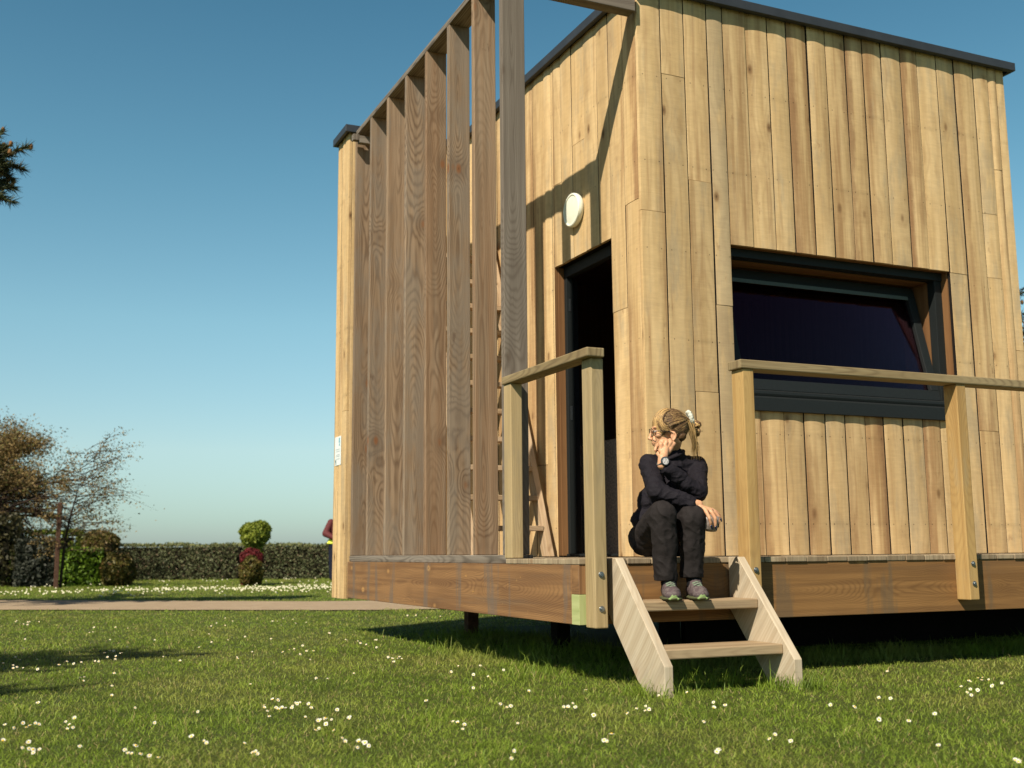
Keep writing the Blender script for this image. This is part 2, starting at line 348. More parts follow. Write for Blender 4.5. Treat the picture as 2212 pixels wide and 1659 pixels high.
V = [(x, y, GZ - (0.03 if False else 0)) for y in gy for x in gx]; nx = len(gx)
F = [(j * nx + i, j * nx + i + 1, (j + 1) * nx + i + 1, (j + 1) * nx + i) for j in range(len(gy) - 1) for i in range(nx - 1)]
me.from_pydata(V, [], F); me.materials.append(ground_mat()); ground = link('ground', me); tag(ground, None, None, None, 'structure')
# path: a worn gravel strip crossing behind the cabin
PATH = [(-30, 22.0, 18.4), (-12, 17.6, 14.0), (-3.5, 12.75, 9.3), (0.3, 9.45, 6.7), (3.2, 8.3, 5.9), (7, 7.7, 5.4), (14, 7.4, 5.2)]
me = bpy.data.meshes.new('path'); V = []
def pinterp(x):
    for (x0, a0, b0), (x1, a1, b1) in zip(PATH[:-1], PATH[1:]):
        if x0 <= x <= x1:
            t = (x - x0) / (x1 - x0); return a0 + (a1 - a0) * t, b0 + (b1 - b0) * t
    return (99, 98)
xs_ = np.linspace(-30, 14, 300)
for x in xs_:
    a, b = pinterp(x); V += [(x, b + 0.05 * mnoise.noise((x * 3, 0, 0)), GZ + 0.012), (x, a + 0.05 * mnoise.noise((x * 3, 5, 0)), GZ + 0.012)]
me.from_pydata(V, [], [(2 * i, 2 * i + 2, 2 * i + 3, 2 * i + 1) for i in range(len(xs_) - 1)]); me.materials.append(path_mat())
pth = link('path', me); tag(pth, None, None, None, 'structure')
# ------------------------------------------------------------------ cabin
ZD = 0.65
cabin = empty('timber_cabin', (1.1, 1.7, GZ), 'pale timber clad cabin with dark roof trim and a tilted window', 'cabin')
SF = [0.0, .176, .355, .534, .66, .84, 1.02, 1.18, 1.35, 1.511, 1.683, 1.837, 2.006, 2.183, 2.338, 2.523, 2.695, 2.888, 3.03, 3.115, 3.198]
WX0, WX1, WZ0, WZ1 = 0.66, 2.515, 1.60, 2.628
joints = {0: [2.78], 1: [3.70], 2: [3.02, 1.66], 3: [2.22], 15: [2.62], 16: [1.50], 17: [2.62, 3.1], 18: [3.45], 19: [2.1]}
def front_spans(i, a, b):
    z0, z1 = ZD + 0.004, 4.245; out = []
    cuts = sorted([z0] + joints.get(i, []) + [z1])
    for p, q in zip(cuts[:-1], cuts[1:]):
        if p != z0: p += 0.0015
        if q != z1: q -= 0.0015
        if a > WX0 - 0.02 and b < WX1 + 0.03:
            if p < WZ0: out.append((p, min(q, WZ0)))
            if q > WZ1: out.append((max(p, WZ1), q))
        else: out.append((p, q))
    return out
B = WB()
TN = {0: 0.1, 1: -0.1, 2: 0.15, 3: -1.5, 4: 0.5, 5: 0.3, 6: -0.1, 7: 0.7, 8: 0.2, 9: 0.6, 10: 0.9, 11: 0.1, 12: -0.3, 13: 1.2, 14: -0.2, 15: -0.5, 16: 0.2, 17: -0.6, 18: 0.7, 19: -0.1}
cladding(B, 1, 0.0, -1, SF, front_spans, 0.022, TN)
for x0, x1, z0, z1 in ((0.02, WX0 - .001, .66, 4.23), (WX1 + .012, 3.19, .66, 4.23), (WX0 - .001, WX1 + .012, WZ1 + .012, 4.23), (WX0 - .001, WX1 + .001, .66, WZ0 - .01)):
    B.box(x0, x1, 0.0235, 0.12, z0, z1, mi=1)
B.box(0.03, 3.19, 0.0235, 0.10, 0.34, 0.62, mi=1)
B.build('front_wall', [M['clad'], M['dark']], cabin)
# doorway wall
DY0, DY1, DZ = 0.385, 1.212, 2.70
SD = [0.024, .195, .383, .541, .727, .908, 1.092, 1.245, 1.359, 1.55, 1.72, 1.90, 2.05, 2.24, 2.42, 2.60, 2.77, 2.95, 3.098]
SD2 = sorted(set(SD + [DY1]))
djoint = {0: [2.86], 9: [1.3], 8: [1.95], 1: [2.2], 4: [3.5], 11: [1.7], 6: [3.3]}
def door_spans(i, a, b):
    z0, z1 = ZD + 0.004, 4.245; cuts = sorted([z0] + djoint.get(i, []) + [z1]); out = []
    for p, q in zip(cuts[:-1], cuts[1:]):
        if p != z0: p += 0.0015
        if q != z1: q -= 0.0015
        if a > DY0 - 0.03 and b < DY1 + 0.01:
            if q > DZ: out.append((max(p, DZ), q))
        else: out.append((p, q))
    return out
B = WB()
cladding(B, 0, 0.004, -1, SD2, door_spans, 0.026, {0: 0.5, 1: -0.1, 2: -0.2, 3: 0.1, 4: 0.0, 5: -0.3, 6: 0.2})
for y0, y1, z0, z1 in ((.125, DY0 - .001, .66, 4.23), (DY1 + .001, 3.1, .66, 4.23), (DY0 - .001, DY1 + .001, DZ + .01, 4.23)):
    B.box(0.0275, 0.12, y0, y1, z0, z1, mi=1)
B.build('doorway_wall', [M['clad'], M['dark']], cabin)
# end wing: front and left faces
B = WB()
cladding(B, 1, 3.10, -1, [-0.978, -.80, -.62, -.45, -.27, -.10, 0.0], lambda i, a, b: [(0.33, 4.245)], 3.122, {0: .2})
cladding(B, 0, -1.0, -1, [3.10, 3.215, 3.325, 3.45], lambda i, a, b: [(0.33, 1.85), (1.853, 4.245)] if i == 0 else [(0.33, 4.245)], -0.978, {0: -0.2, 1: 0.2, 2: .5})
B.box(-0.976, 3.19, 3.1235, 3.18, 0.34, 4.24, mi=1)
B.box(-0.976, 3.19, 3.40, 3.449, 0.34, 4.24, mi=1)
cladding(B, 1, 3.452, 1, list(np.linspace(-0.976, 3.19, 26)), lambda i, a, b: [(0.33, 4.245)], 3.45)
eww = B.build('end_wing_wall', [M['clad'], M['dark']], cabin); eww.location.x += .012
B = WB()
cladding(B, 0, 3.198, 1, list(np.linspace(0.024, 3.45, 22)), lambda i, a, b: [(0.654, 4.245)], 3.176)
B.box(3.10, 3.175, 0.12, 3.39, 0.34, 4.24, mi=1)
B.build('side_wall', [M['clad'], M['dark']], cabin)
# roof: slab + folded metal trim
B = WB()
B.box(-0.03, 3.23, 0.0, 3.42, 4.255, 4.28, ax=0); B.box(-1.0, -0.03, 3.13, 3.42, 4.255, 4.28, ax=0)
rf = B.build('roof', M['cap'], cabin)
B = WB(); T0, T1 = 4.235, 4.298
B.box(-0.050, 3.262, -0.062, -0.020, T0, T1, ax=0)             # front
B.box(3.234, 3.264, -0.0195, 3.48, T0, T1, ax=1)                # right
B.box(-0.050, -0.014, -0.0195, 3.06, T0, T1, ax=1)              # doorway side
B.box(-1.036, -0.0085, 3.0605, 3.088, T0, T1, ax=0)              # wing front
B.box(-1.036, -1.008, 3.0885, 3.48, T0, T1, ax=1)
B.box(-1.0075, 3.2335, 3.452, 3.482, T0, T1, ax=0)
B.build('roof_trim', M['cap'], rf, bevel=0.003)
# floor, inner walls and ceiling of the room
B = WB()
B.box(0.13, 3.09, 0.13, 3.11, 0.60, 0.655, ax=0, mi=0)
B.build('floor', M['rail'], cabin)
B = WB()
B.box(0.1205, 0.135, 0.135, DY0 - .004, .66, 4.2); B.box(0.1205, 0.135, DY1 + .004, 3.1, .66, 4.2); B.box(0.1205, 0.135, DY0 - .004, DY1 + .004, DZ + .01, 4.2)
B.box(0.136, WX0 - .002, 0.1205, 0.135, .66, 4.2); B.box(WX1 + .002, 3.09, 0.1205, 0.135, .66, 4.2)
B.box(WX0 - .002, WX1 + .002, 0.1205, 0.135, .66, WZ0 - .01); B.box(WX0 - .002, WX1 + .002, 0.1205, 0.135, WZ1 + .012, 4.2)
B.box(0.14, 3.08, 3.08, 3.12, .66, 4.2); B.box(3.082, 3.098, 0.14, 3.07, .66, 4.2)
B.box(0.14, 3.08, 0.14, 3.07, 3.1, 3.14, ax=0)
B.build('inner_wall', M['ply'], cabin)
B = WB(); B.box(0.60, 0.64, 0.95, 2.20, .66, 1.514); B.build('counter', M['counter'], cabin, bevel=0.004)
# floor frame, plus black skirts standing in for the shade under the cabin
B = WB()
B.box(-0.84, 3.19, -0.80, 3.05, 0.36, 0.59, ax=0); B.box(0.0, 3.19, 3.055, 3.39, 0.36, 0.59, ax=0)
B.box(0.50, 4.3, 0.42, 0.47, 0.0, 0.359, ax=0); B.box(3.12, 3.16, 0.471, 3.299, 0.0, 0.359, ax=1)  # added black skirts hide the ground behind; shade put into their colour
B.build('floor_frame_shade_skirt', M['dark'], cabin)

# window
win = WB(); F0 = 0.098
win.box(WX0, WX1, F0 - .03, 0.145, WZ1 - 0.055, WZ1 + 0.008, ax=0); win.box(WX1 - 0.066, WX1 + .0005, F0 - .02, 0.145, WZ0 + .062, WZ1 - 0.0555)
win.box(WX0 - .0005, WX0 + 0.05, F0 - .02, 0.145, WZ0 + .062, WZ1 - 0.0555); win.box(WX0, WX1, 0.032, 0.145, WZ0 + 0.03, WZ0 + .0615, ax=0)
wf = win.build('window', M['frame'], cabin, bevel=0.002)
B = WB()  # sill flashing, a folded profile
B.prism([(-0.034, 1.558), (-0.030, 1.640), (0.0, 1.655), (0.031, 1.665), (0.031, 1.60), (-0.012, 1.590), (-0.014, 1.556)], 0, WX0 - 0.012, WX1 - 0.03)
B.build('sill', M['frame'], wf)
B = WB()
B.prism([(0.031, 1.664), (0.031, 1.70), (-.002, 1.688), (-.004, 1.672), (0.0, 1.659)], 0, WX0 + .005, WX1 - .05)
B.build('lower_rail', M['frame'], wf)
# reveals (orange wood) and deep wooden window lining
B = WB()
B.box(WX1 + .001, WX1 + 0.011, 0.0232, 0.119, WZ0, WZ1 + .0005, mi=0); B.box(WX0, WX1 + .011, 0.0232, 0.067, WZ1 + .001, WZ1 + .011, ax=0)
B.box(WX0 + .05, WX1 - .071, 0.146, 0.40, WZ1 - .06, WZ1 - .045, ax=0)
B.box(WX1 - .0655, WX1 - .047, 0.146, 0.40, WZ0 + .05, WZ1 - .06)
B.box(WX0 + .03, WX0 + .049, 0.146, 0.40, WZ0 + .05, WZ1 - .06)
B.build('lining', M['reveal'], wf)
ang = math.atan2(0.20, 0.82); R_ = Matrix.Rotation(-ang, 3, 'X'); pv = Vector((1.5, 0.08, 1.70))
S0, S1 = 0.715, 2.425
B = WB()
for (x0, x1, z0, z1, ax) in ((S0, S1, 1.70, 1.775, 0), (S0, S1, 2.50, 2.57, 0), (S0, S0 + .07, 1.7755, 2.4995, 2), (S1 - .07, S1, 1.7755, 2.4995, 2)):
    B.box(x0, x1, 0.055, 0.115, z0, z1, ax=ax, rot=R_, piv=pv)
sash = B.build('sash', M['frame'], wf, bevel=0.003)
B = WB(); B.box(S0 + .01, S1 - .075, 0.050, 0.0545, 2.470, 2.498, ax=0, rot=R_, piv=pv); B.build('seal_strip', M['strip'], sash)
B = WB(); B.box(S0 + .069, S1 - .069, 0.082, 0.088, 1.774, 2.501, rot=R_, piv=pv)
B.build('pane', M['glass'], wf)
# door
dr = WB()
dr.box(0.072, 0.1195, DY1 - 0.045, DY1 - .001, .672, DZ - .0005); dr.box(0.072, 0.1195, DY0 + .001, DY0 + 0.05, .672, DZ - .0005)
dr.box(0.070, 0.1195, DY0 + .051, DY1 - .0455, DZ - .075, DZ - .001, ax=1); dr.box(0.0405, 0.1190, DY0 + .051, DY1 - .0455, .656, .671, ax=1)
df = dr.build('door', M['frame'], cabin, bevel=0.002)
B = WB(); B.box(0.140, 0.182, 1.205, 2.02, .678, 2.615); lf_ = B.build('door_leaf', M['black'], df, bevel=0.002)
B = WB(); B.box(0.088, 0.104, 1.1640, 1.1665, 2.38, 2.47); B.build('lock_plate', M['steel'], df); B = WB(); B.box(0.088, 0.104, 1.1640, 1.1665, 1.60, 1.70); B.build('handle_plate', M['steel'], df)
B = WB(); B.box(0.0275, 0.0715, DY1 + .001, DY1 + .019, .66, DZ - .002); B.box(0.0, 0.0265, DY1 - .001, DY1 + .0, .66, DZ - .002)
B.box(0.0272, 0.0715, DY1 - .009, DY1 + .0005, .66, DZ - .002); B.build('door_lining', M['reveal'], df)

# wall lamp
def lathe(prof, n, name, mat, parent, loc, rotm):
    bm = bmesh.new(); rings = []
    for (r, h) in prof:
        if r < 1e-5: rings.append([bm.verts.new((0, 0, h))])
        else: rings.append([bm.verts.new((r * math.cos(2 * math.pi * k / n), r * math.sin(2 * math.pi * k / n), h)) for k in range(n)])
    for a, b in zip(rings[:-1], rings[1:]):
        for k in range(n):
            k2 = (k + 1) % n
            if len(a) == 1: bm.faces.new((a[0], b[k], b[k2]))
            elif len(b) == 1: bm.faces.new((a[k], a[k2], b[0]))
            else: bm.faces.new((a[k], a[k2], b[k2], b[k]))
    bmesh.ops.recalc_face_normals(bm, faces=bm.faces)
    bmesh.ops.transform(bm, matrix=Matrix.Translation(loc) @ rotm.to_4x4(), verts=bm.verts)
    me = bpy.data.meshes.new(name); bm.to_mesh(me); bm.free(); me.materials.append(mat)
    for p in me.polygons: p.use_smooth = True
    o = link(name, me, parent); md = o.modifiers.new('es', 'EDGE_SPLIT'); md.split_angle = rad(40); return o
TOX = Matrix.Rotation(-math.pi / 2, 3, 'Y')   # local z -> world -x
lp = Vector((0.0, 0.855, 3.02))
lamp = empty('wall_lamp', lp, 'round cream bulkhead lamp on the wall above the open doorway', 'lamp')
RL = 0.120
lathe([(RL - .012, 0.001), (RL - .002, 0.012), (RL, 0.030), (RL - .004, .044), (RL - .010, .048), (RL - .018, .047), (RL - .020, .041)], 48, 'housing', M['lamp'], lamp, lp, TOX)
lathe([(RL - .0195, 0.042), (RL * .6, 0.046), (RL * .3, .048), (0, .0485)], 48, 'diffuser', M['lampd'], lamp, lp, TOX)
# plaque on the end wing
pq = WB(); pq.box(-1.0085, -1.0045, 3.225, 3.405, 1.415, 1.655); plaque = pq.build('plaque', M['plaque'], None, bevel=0.001)
tag(plaque, 'small white printed notice fixed to the narrow end wall of the cabin', 'sign')
B = WB()
B.box(-1.0098, -1.0088, 3.245, 3.285, 1.60, 1.64); B.box(-1.0098, -1.0088, 3.25, 3.28, 1.575, 1.593); B.build('blue_emblem', M['pblue'], plaque)
B = WB()
for z in (1.545, 1.528, 1.50, 1.487, 1.465):
    B.box(-1.0098, -1.0088, 3.25, 3.38 - 0.02 * random.random(), z, z + .005)
B.build('printed_line', M['ptext'], plaque)
B = WB(); B.box(-1.0098, -1.0088, 3.36, 3.385, 1.44, 1.462); B.box(-1.0098, -1.0088, 3.355, 3.375, 1.425, 1.437); B.build('dark_emblem', M['pdark'], plaque)

# ------------------------------------------------------------------ deck
deck = empty('timber_deck', (0.6, -0.5, GZ), 'raised timber deck with brown edge beams around the cabin front', 'deck')
B = WB(); zt, zb = 0.65, 0.622
y = -0.948
while y < 3.0:
    x1 = -0.705 if y < -0.1 else -0.002
    if y > -.12 and y < 0: x1 = -0.705
    B.box((-0.968 + random.uniform(0, .006)) if y < -.20 else -0.795, x1, y + .002, min(y + .143, 3.09), zb, zt + random.uniform(-.001, .001), ax=0); y += .1455
x = -0.70
while x < 4.4:
    B.box(x + .002, x + .1345, -0.952 + random.uniform(0, .008), -0.004, zb + random.uniform(-.001, .001), zt + random.uniform(-.0012, .0012), ax=1, tone=random.uniform(-1, 1)); x += .1365
B.build('decking', M['deck'], deck, bevel=0.004)
B = WB(); B.box(-0.963, -0.918, -0.862, 3.095, 0.337, 0.6215, ax=1, bid=.31); B.box(-0.963, -0.918, -0.94, -0.8625, 0.48, 0.6215, ax=1, bid=.31)
B.build('side_beam', M['beam'], deck, bevel=0.003)
B = WB(); B.box(-0.966, -0.90, -0.944, -0.8632, 0.337, 0.4795, ax=1); B.build('green_block', M['greenwood'], deck, bevel=0.002)
B = WB(); B.box(-0.812, 4.4, -0.94, -0.895, 0.337, 0.6215, ax=0, bid=.62); B.build('front_beam', M['beamplain'], deck, bevel=0.003)
B = WB(); B.box(-0.895, -0.83, -0.93, -0.89, 0.345, 0.47, ax=2); B.build('corner_block', M['postorange'], deck)
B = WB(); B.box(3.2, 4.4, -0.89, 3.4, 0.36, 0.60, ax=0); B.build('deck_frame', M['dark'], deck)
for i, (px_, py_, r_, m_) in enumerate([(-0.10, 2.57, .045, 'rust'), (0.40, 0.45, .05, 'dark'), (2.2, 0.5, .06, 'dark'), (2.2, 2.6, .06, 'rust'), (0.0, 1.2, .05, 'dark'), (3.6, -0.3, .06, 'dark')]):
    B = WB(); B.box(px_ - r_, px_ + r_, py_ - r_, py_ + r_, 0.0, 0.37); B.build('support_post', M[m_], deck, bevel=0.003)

# ------------------------------------------------------------------ slatted screen
scr = empty('slatted_screen', (-0.89, 1.5, 0.65), 'tall screen of upright weathered brown boards along the deck side', 'screen')
for k in range(8):
    y0 = -0.04 + 0.44 * k; B = WB()
    if k == 7: y0 -= 0.012
    g = k in (0,)
    B.box(-0.963, -0.815, y0, y0 + .045, 0.6705, 4.2, bid=random.random(), tone=random.uniform(-1, 1))
    o = B.build('slat', M['slatgrey'] if k == 0 else M['slat'], scr, bevel=0.004)
B = WB(); B.box(-0.963, -0.815, -0.05, 3.05, 4.2005, 4.242, ax=1); B.build('top_plate', M['sill'], scr, bevel=0.004)
B = WB(); B.box(-0.966, -0.80, -0.052, 3.08, 0.6225, 0.670, ax=1); B.build('bottom_plate', M['sill'], scr, bevel=0.004)
B = WB(); B.box(-0.8145, -0.042, -0.045, 0.045, 4.063, 4.1995, ax=0); B.build('cross_beam', M['slatgrey'], scr, bevel=0.004)
B = WB(); B.box(-1.02, -0.97, 2.93, 2.985, 4.12, 4.17, ax=1); B.box(-0.969, -0.80, 2.925, 2.98, 4.10, 4.16, ax=0); B.build('bracket', M['sill'], scr)

scr.location.x += 0.014; plaque.location.x += .012
# ------------------------------------------------------------------ ladder in the recess
lad = empty('wooden_ladder', (-0.35, 1.3, 0.65), 'leaning pine ladder with flat treads behind the slatted screen', 'ladder')
def lad_pt(z): return 1.235 + (z - 0.655) * 0.415
for x0 in (-0.10, -0.66):
    B = WB(); z0, z1 = 0.655, 3.15
    B.prism([(lad_pt(z0) - 0.075, z0), (lad_pt(z0) + .035, z0), (lad_pt(z1) + .035, z1), (lad_pt(z1) - .075, z1)], 0, x0, x0 + .045, ldir=(.415, 1))
    B.build('stringer', M['ladder'], lad, bevel=0.003)
z = 0.83
while z < 3.05:
    B = WB(); yy = lad_pt(z) - .02; B.box(-0.6145, -0.1005, yy - .055, yy + .055, z, z + .035, ax=0); B.build('rung', M['ladder'], lad, bevel=0.003); z += 0.212

# ------------------------------------------------------------------ handrails
def bolt(loc, nrm, parent):
    rotm = Vector((0, 0, 1)).rotation_difference(Vector(nrm)).to_matrix()
    lathe([(0.0145, 0), (0.0145, .0025), (0.014, .003), (0.0095, .0032), (.0095, .007), (.008, .009), (0, .0092)], 6 if False else 14, 'bolt', M['steel'], parent, Vector(loc), rotm)
def post(x0, x1, y0, y1, z0, z1, mat, parent):
    B = WB(); B.box(x0, x1, y0, y1, z0, z1); return B.build('post', M[mat], parent, bevel=0.005)
hr = empty('handrail', (-0.93, -0.5, 0.65), 'short handrail with two yellowish posts left of the wooden steps', 'handrail', 'handrails on the deck')
pA = post(-0.930, -0.862, -1.04, -0.9405, 0.325, 1.618, 'post', hr)
bolt((-0.896, -1.041, 0.575), (0, -1, 0), pA); bolt((-0.896, -1.041, 0.415), (0, -1, 0), pA)
pB = post(-0.962, -0.892, -0.152, -0.0535, 0.651, 1.618, 'post', hr)
B = WB(); B.box(-0.972, -0.872, -1.075, -0.048, 1.6185, 1.664, ax=1); B.build('rail', M['rail'], hr, bevel=0.006)
hr2 = empty('handrail', (1.5, -0.98, 0.65), 'long handrail with two posts in front of the window right of the steps', 'handrail', 'handrails on the deck')
pC = post(-0.040, 0.030, -1.04, -0.9405, 0.36, 1.618, 'postorange', hr2); bolt((-0.005, -1.041, 0.585), (0, -1, 0), pC)
pD = post(1.435, 1.505, -1.04, -0.9405, 0.40, 1.618, 'postorange', hr2); bolt((1.47, -1.041, 0.60), (0, -1, 0), pD); bolt((1.47, -1.041, 0.49), (0, -1, 0), pD)
B = WB(); B.box(-0.058, 4.3, -1.05, -0.935, 1.6185, 1.666, ax=0, bid=.44); B.build('rail', M['rail'], hr2, bevel=0.006)
post(3.2, 3.27, -1.04, -0.9405, 0.40, 1.618, 'postorange', hr2)

# ------------------------------------------------------------------ steps
st_ = empty('wooden_steps', (-0.44, -1.2, GZ), 'pale grey wooden steps of two open treads against the deck edge', 'steps')
prof = [(-0.955, .652), (-1.035, .652), (-1.452, .180), (-1.452, .03), (-1.28, .03), (-0.955, .39)]
for x0, x1 in ((-.815, -.770), (-.112, -.067)):
    B = WB(); B.prism(prof, 0, x0, x1, ldir=(-.41, .48)); B.build('stringer', M['stair'], st_, bevel=0.003)
B = WB(); B.box(-.7695, -.1125, -1.195, -.956, .405, .45, ax=0); B.build('tread', M['tread'], st_, bevel=0.006)
B = WB(); B.box(-.7695, -.1125, -1.375, -1.13, .200, .246, ax=0); B.build('tread', M['tread'], st_, bevel=0.006)
# ------------------------------------------------------------------ people
ICO = None
def ico_template(sub=2):
    bm = bmesh.new(); bmesh.ops.create_icosphere(bm, subdivisions=sub, radius=1.0)
    v = np.array([x.co[:] for x in bm.verts]); f = np.array([[q.index for q in p.verts] for p in bm.faces]); bm.free(); return v, f
ICOV, ICOF = ico_template(2)
def blob(name, prims, voxel, mat, parent, smooth=6, fold=None, subdiv=False):
    VV = []; FF = []; n = 0
    def add(c, A):
        nonlocal n
        VV.append(ICOV @ A.T + np.array(c)); FF.append(ICOF + n); n += len(ICOV)
    for pr in prims:
        if pr[0] == 'c':
            pts = pr[1]
            for (p, r), (q, s) in zip(pts[:-1], pts[1:]):
                L = math.dist(p, q); k = max(1, int(L / (0.28 * min(r, s)))) ; k = min(k, 60)
                for i in range(k + 1):
                    t = i / k; c = [p[j] + (q[j] - p[j]) * t for j in range(3)]; rr = r + (s - r) * t
                    add(c, np.eye(3) * rr)
        elif pr[0] == 'e':
            c, radii, basis = pr[1], pr[2], (pr[3] if len(pr) > 3 else np.eye(3))
            add(c, np.array(basis) @ np.diag(radii))
    me = bpy.data.meshes.new(name); V = np.concatenate(VV); F = np.concatenate(FF)
    me.from_pydata(V.tolist(), [], F.tolist())
    tmp = bpy.data.objects.new('tmp', me); COL.objects.link(tmp)
    md = tmp.modifiers.new('r', 'REMESH'); md.mode = 'VOXEL'; md.voxel_size = voxel; md.use_smooth_shade = True
    sm = tmp.modifiers.new('s', 'SMOOTH'); sm.factor = 0.5; sm.iterations = smooth
    dg = bpy.context.evaluated_depsgraph_get(); ev = tmp.evaluated_get(dg)
    nm = bpy.data.meshes.new_from_object(ev); bpy.data.objects.remove(tmp); bpy.data.meshes.remove(me)
    nm.name = name; nm.materials.clear(); nm.materials.append(mat)
    if fold:
        for v in nm.vertices:
            d = fold(v.co, v.normal)
            if d: v.co = v.co + v.normal * d
    for p in nm.polygons: p.use_smooth = True
    return link(name, nm, parent)
def V3(*a): return np.array(a, dtype=float)

def cloth(name, c, rough=0.85, scale=220, fold=0.0, sheen=0.0):
    N = NT(name); tc = N.n('ShaderNodeTexCoord').outputs['Object']
    nz = N.noise(tc, scale, 3, 0.6); big = N.noise(tc, 16, 4, 0.6, 0.8)
    col = N.mix(N.smooth(nz, 0.3, 0.7), tuple(x * 0.85 for x in c), tuple(x * 1.15 for x in c))
    h = N.math('ADD', N.math('MULTIPLY', nz, 0.05), N.math('MULTIPLY', big, fold))
    N.bsdf(col, rough, 0.2, h, 0.9, 0.02); return N.m
def skinmat(name, c, rough=0.5):
    N = NT(name); tc = N.n('ShaderNodeTexCoord').outputs['Object']
    nz = N.noise(tc, 60, 4, 0.6)
    col = N.mix(N.smooth(nz, 0.3, 0.7), tuple(x * 0.9 for x in c), c)
    N.bsdf(col, rough, 0.35, nz, 0.1, 0.001, Subsurface_Weight=0.12, Subsurface_Scale=0.01)
    return N.m
def hairmat(name, dark, light):
    N = NT(name); a = N.attr('bid'); tc = N.n('ShaderNodeTexCoord').outputs['Object']
    col = N.mix(N.smooth(a, 0.35, 1.0), dark, light)
    N.bsdf(col, 0.5, 0.3); return N.m
SKIN = skinmat('warm_skin', (0.60, 0.315, 0.175)); LIP = skinmat('lip', (0.42, 0.18, 0.12), 0.4)
JAC = cloth('black_violet_jersey', (0.0095, 0.0075, 0.011), 0.8, 200, 0.55); TRO = cloth('black_trouser_fabric', (0.016, 0.0125, 0.012), 0.82, 300, 0.25)
SOCK = cloth('black_sock', (0.006, 0.006, 0.007)); HAIRD = hairmat('brown_highlighted_hair', (0.100, 0.053, 0.024), (0.62, 0.40, 0.16))

# head frame: F faces picture left, S toward the viewer, U up
C0 = V3(-.402, -.885, 1.308); KH = 0.88
Fh = V3(-.93, .36, -.06); Fh /= np.linalg.norm(Fh)
Uh = V3(-0.02, -.03, 1.0); Uh -= Fh * (Uh @ Fh); Uh /= np.linalg.norm(Uh)
Sh = np.cross(Uh, Fh)
HB = np.stack([Fh, Sh, Uh], axis=1)
def H(f, s, u): return tuple(C0 + (Fh * f + Sh * s + Uh * u) * KH)
head = [
    ('e', H(-.012, 0, .012), (.096, .072, .090), HB), ('e', H(.020, 0, .000), (.078, .066, .078), HB), ('e', H(-.045, 0, .0), (.068, .066, .075), HB),
    ('e', H(.040, 0, -.055), (.055, .052, .065), HB), ('e', H(.052, 0, -.095), (.043, .040, .032), HB),
    ('e', H(.078, 0, -.113), (.018, .020, .015), HB), ('e', H(.090, 0, -.070), (.014, .026, .030), HB),
    ('c', [(H(.094, 0, -.004), .010), (H(.104, 0, -.022), .0085), (H(.112, 0, -.044), .0095), (H(.117, 0, -.051), .0105)]),
    ('e', H(.110, .010, -.058), (.010, .007, .006), HB), ('e', H(.110, -.010, -.058), (.010, .007, .006), HB),
    ('e', H(.082, .028, .008), (.014, .022, .007), HB), ('e', H(.082, -.028, .008), (.014, .022, .007), HB),
    ('e', H(.066, .040, -.038), (.020, .018, .018), HB), ('e', H(.066, -.040, -.038), (.020, .018, .018), HB),
    ('e', H(.098, 0, -.080), (.007, .017, .005), HB), ('e', H(.096, 0, -.089), (.007, .015, .005), HB),
    ('e', H(.030, .045, -.085), (.045, .014, .020), HB), ('e', H(.030, -.045, -.085), (.045, .014, .020), HB),
    ('c', [(H(-.005, .068, -.030), .006), (H(-.018, .074, -.030), .005), (H(-.026, .077, -.045), .005), (H(-.022, .076, -.062), .005), (H(-.010, .071, -.076), .0065)]),
    ('e', H(-.008, .067, -.052), (.014, .006, .024), HB), ('e', H(-.008, -.068, -.052), (.014, .006, .024), HB),
    ('c', [(H(-.025, 0, -.06), .056), ((-.365, -.845, 1.215), .056), ((-.352, -.83, 1.13), .062)]),
]
head = [(q[0], q[1], tuple(r * KH for r in q[2]), q[3]) if q[0] == 'e' else ('c', [(p, r * KH) for p, r in q[1]]) for q in head]
# limbs (joint, radius)
RSH, REL, RWR = (-.515, -.875, 1.118), (-.572, -1.03, .975), (-.425, -1.130, .912)
LSH, LEL, LWR = (-.210, -.850, 1.118), (-.350, -1.060, .972), (-.546, -1.045, 1.103)
RHIP, RKN, RAN = (-.500, -.820, .757), (-.600, -1.130, .858), (-.565, -1.085, .540)
LHIP, LKN, LAN = (-.350, -.815, .760), (-.438, -1.135, .840), (-.420, -1.085, .545)
PEL = (-.425, -.775, .765); CH = (-.37, -.81, 1.03); NB = (-.352, -.83, 1.13)
def limb(a, b, c, r0, r1, r2, r3=None): return ('c', [(a, r0), (b, r1), (c, r2)])
under = [('c', [(PEL, .08), ((-.40, -.77, .88), .065), (CH, .062), (NB, .055)]), limb(RSH, REL, RWR, .040, .033, .022), limb(LSH, LEL, LWR, .040, .033, .022),
         ('c', [(CH, .06), (RSH, .040)]), ('c', [(CH, .06), (LSH, .040)]),
         ('c', [(RHIP, .065), (RKN, .045), ((-.585, -1.09, .72), .045), (RAN, .030), ((-.565, -1.15, .478), .024)]), ('c', [(LHIP, .065), (LKN, .045), ((-.435, -1.09, .72), .045), (LAN, .030), ((-.425, -1.15, .478), .024)])]
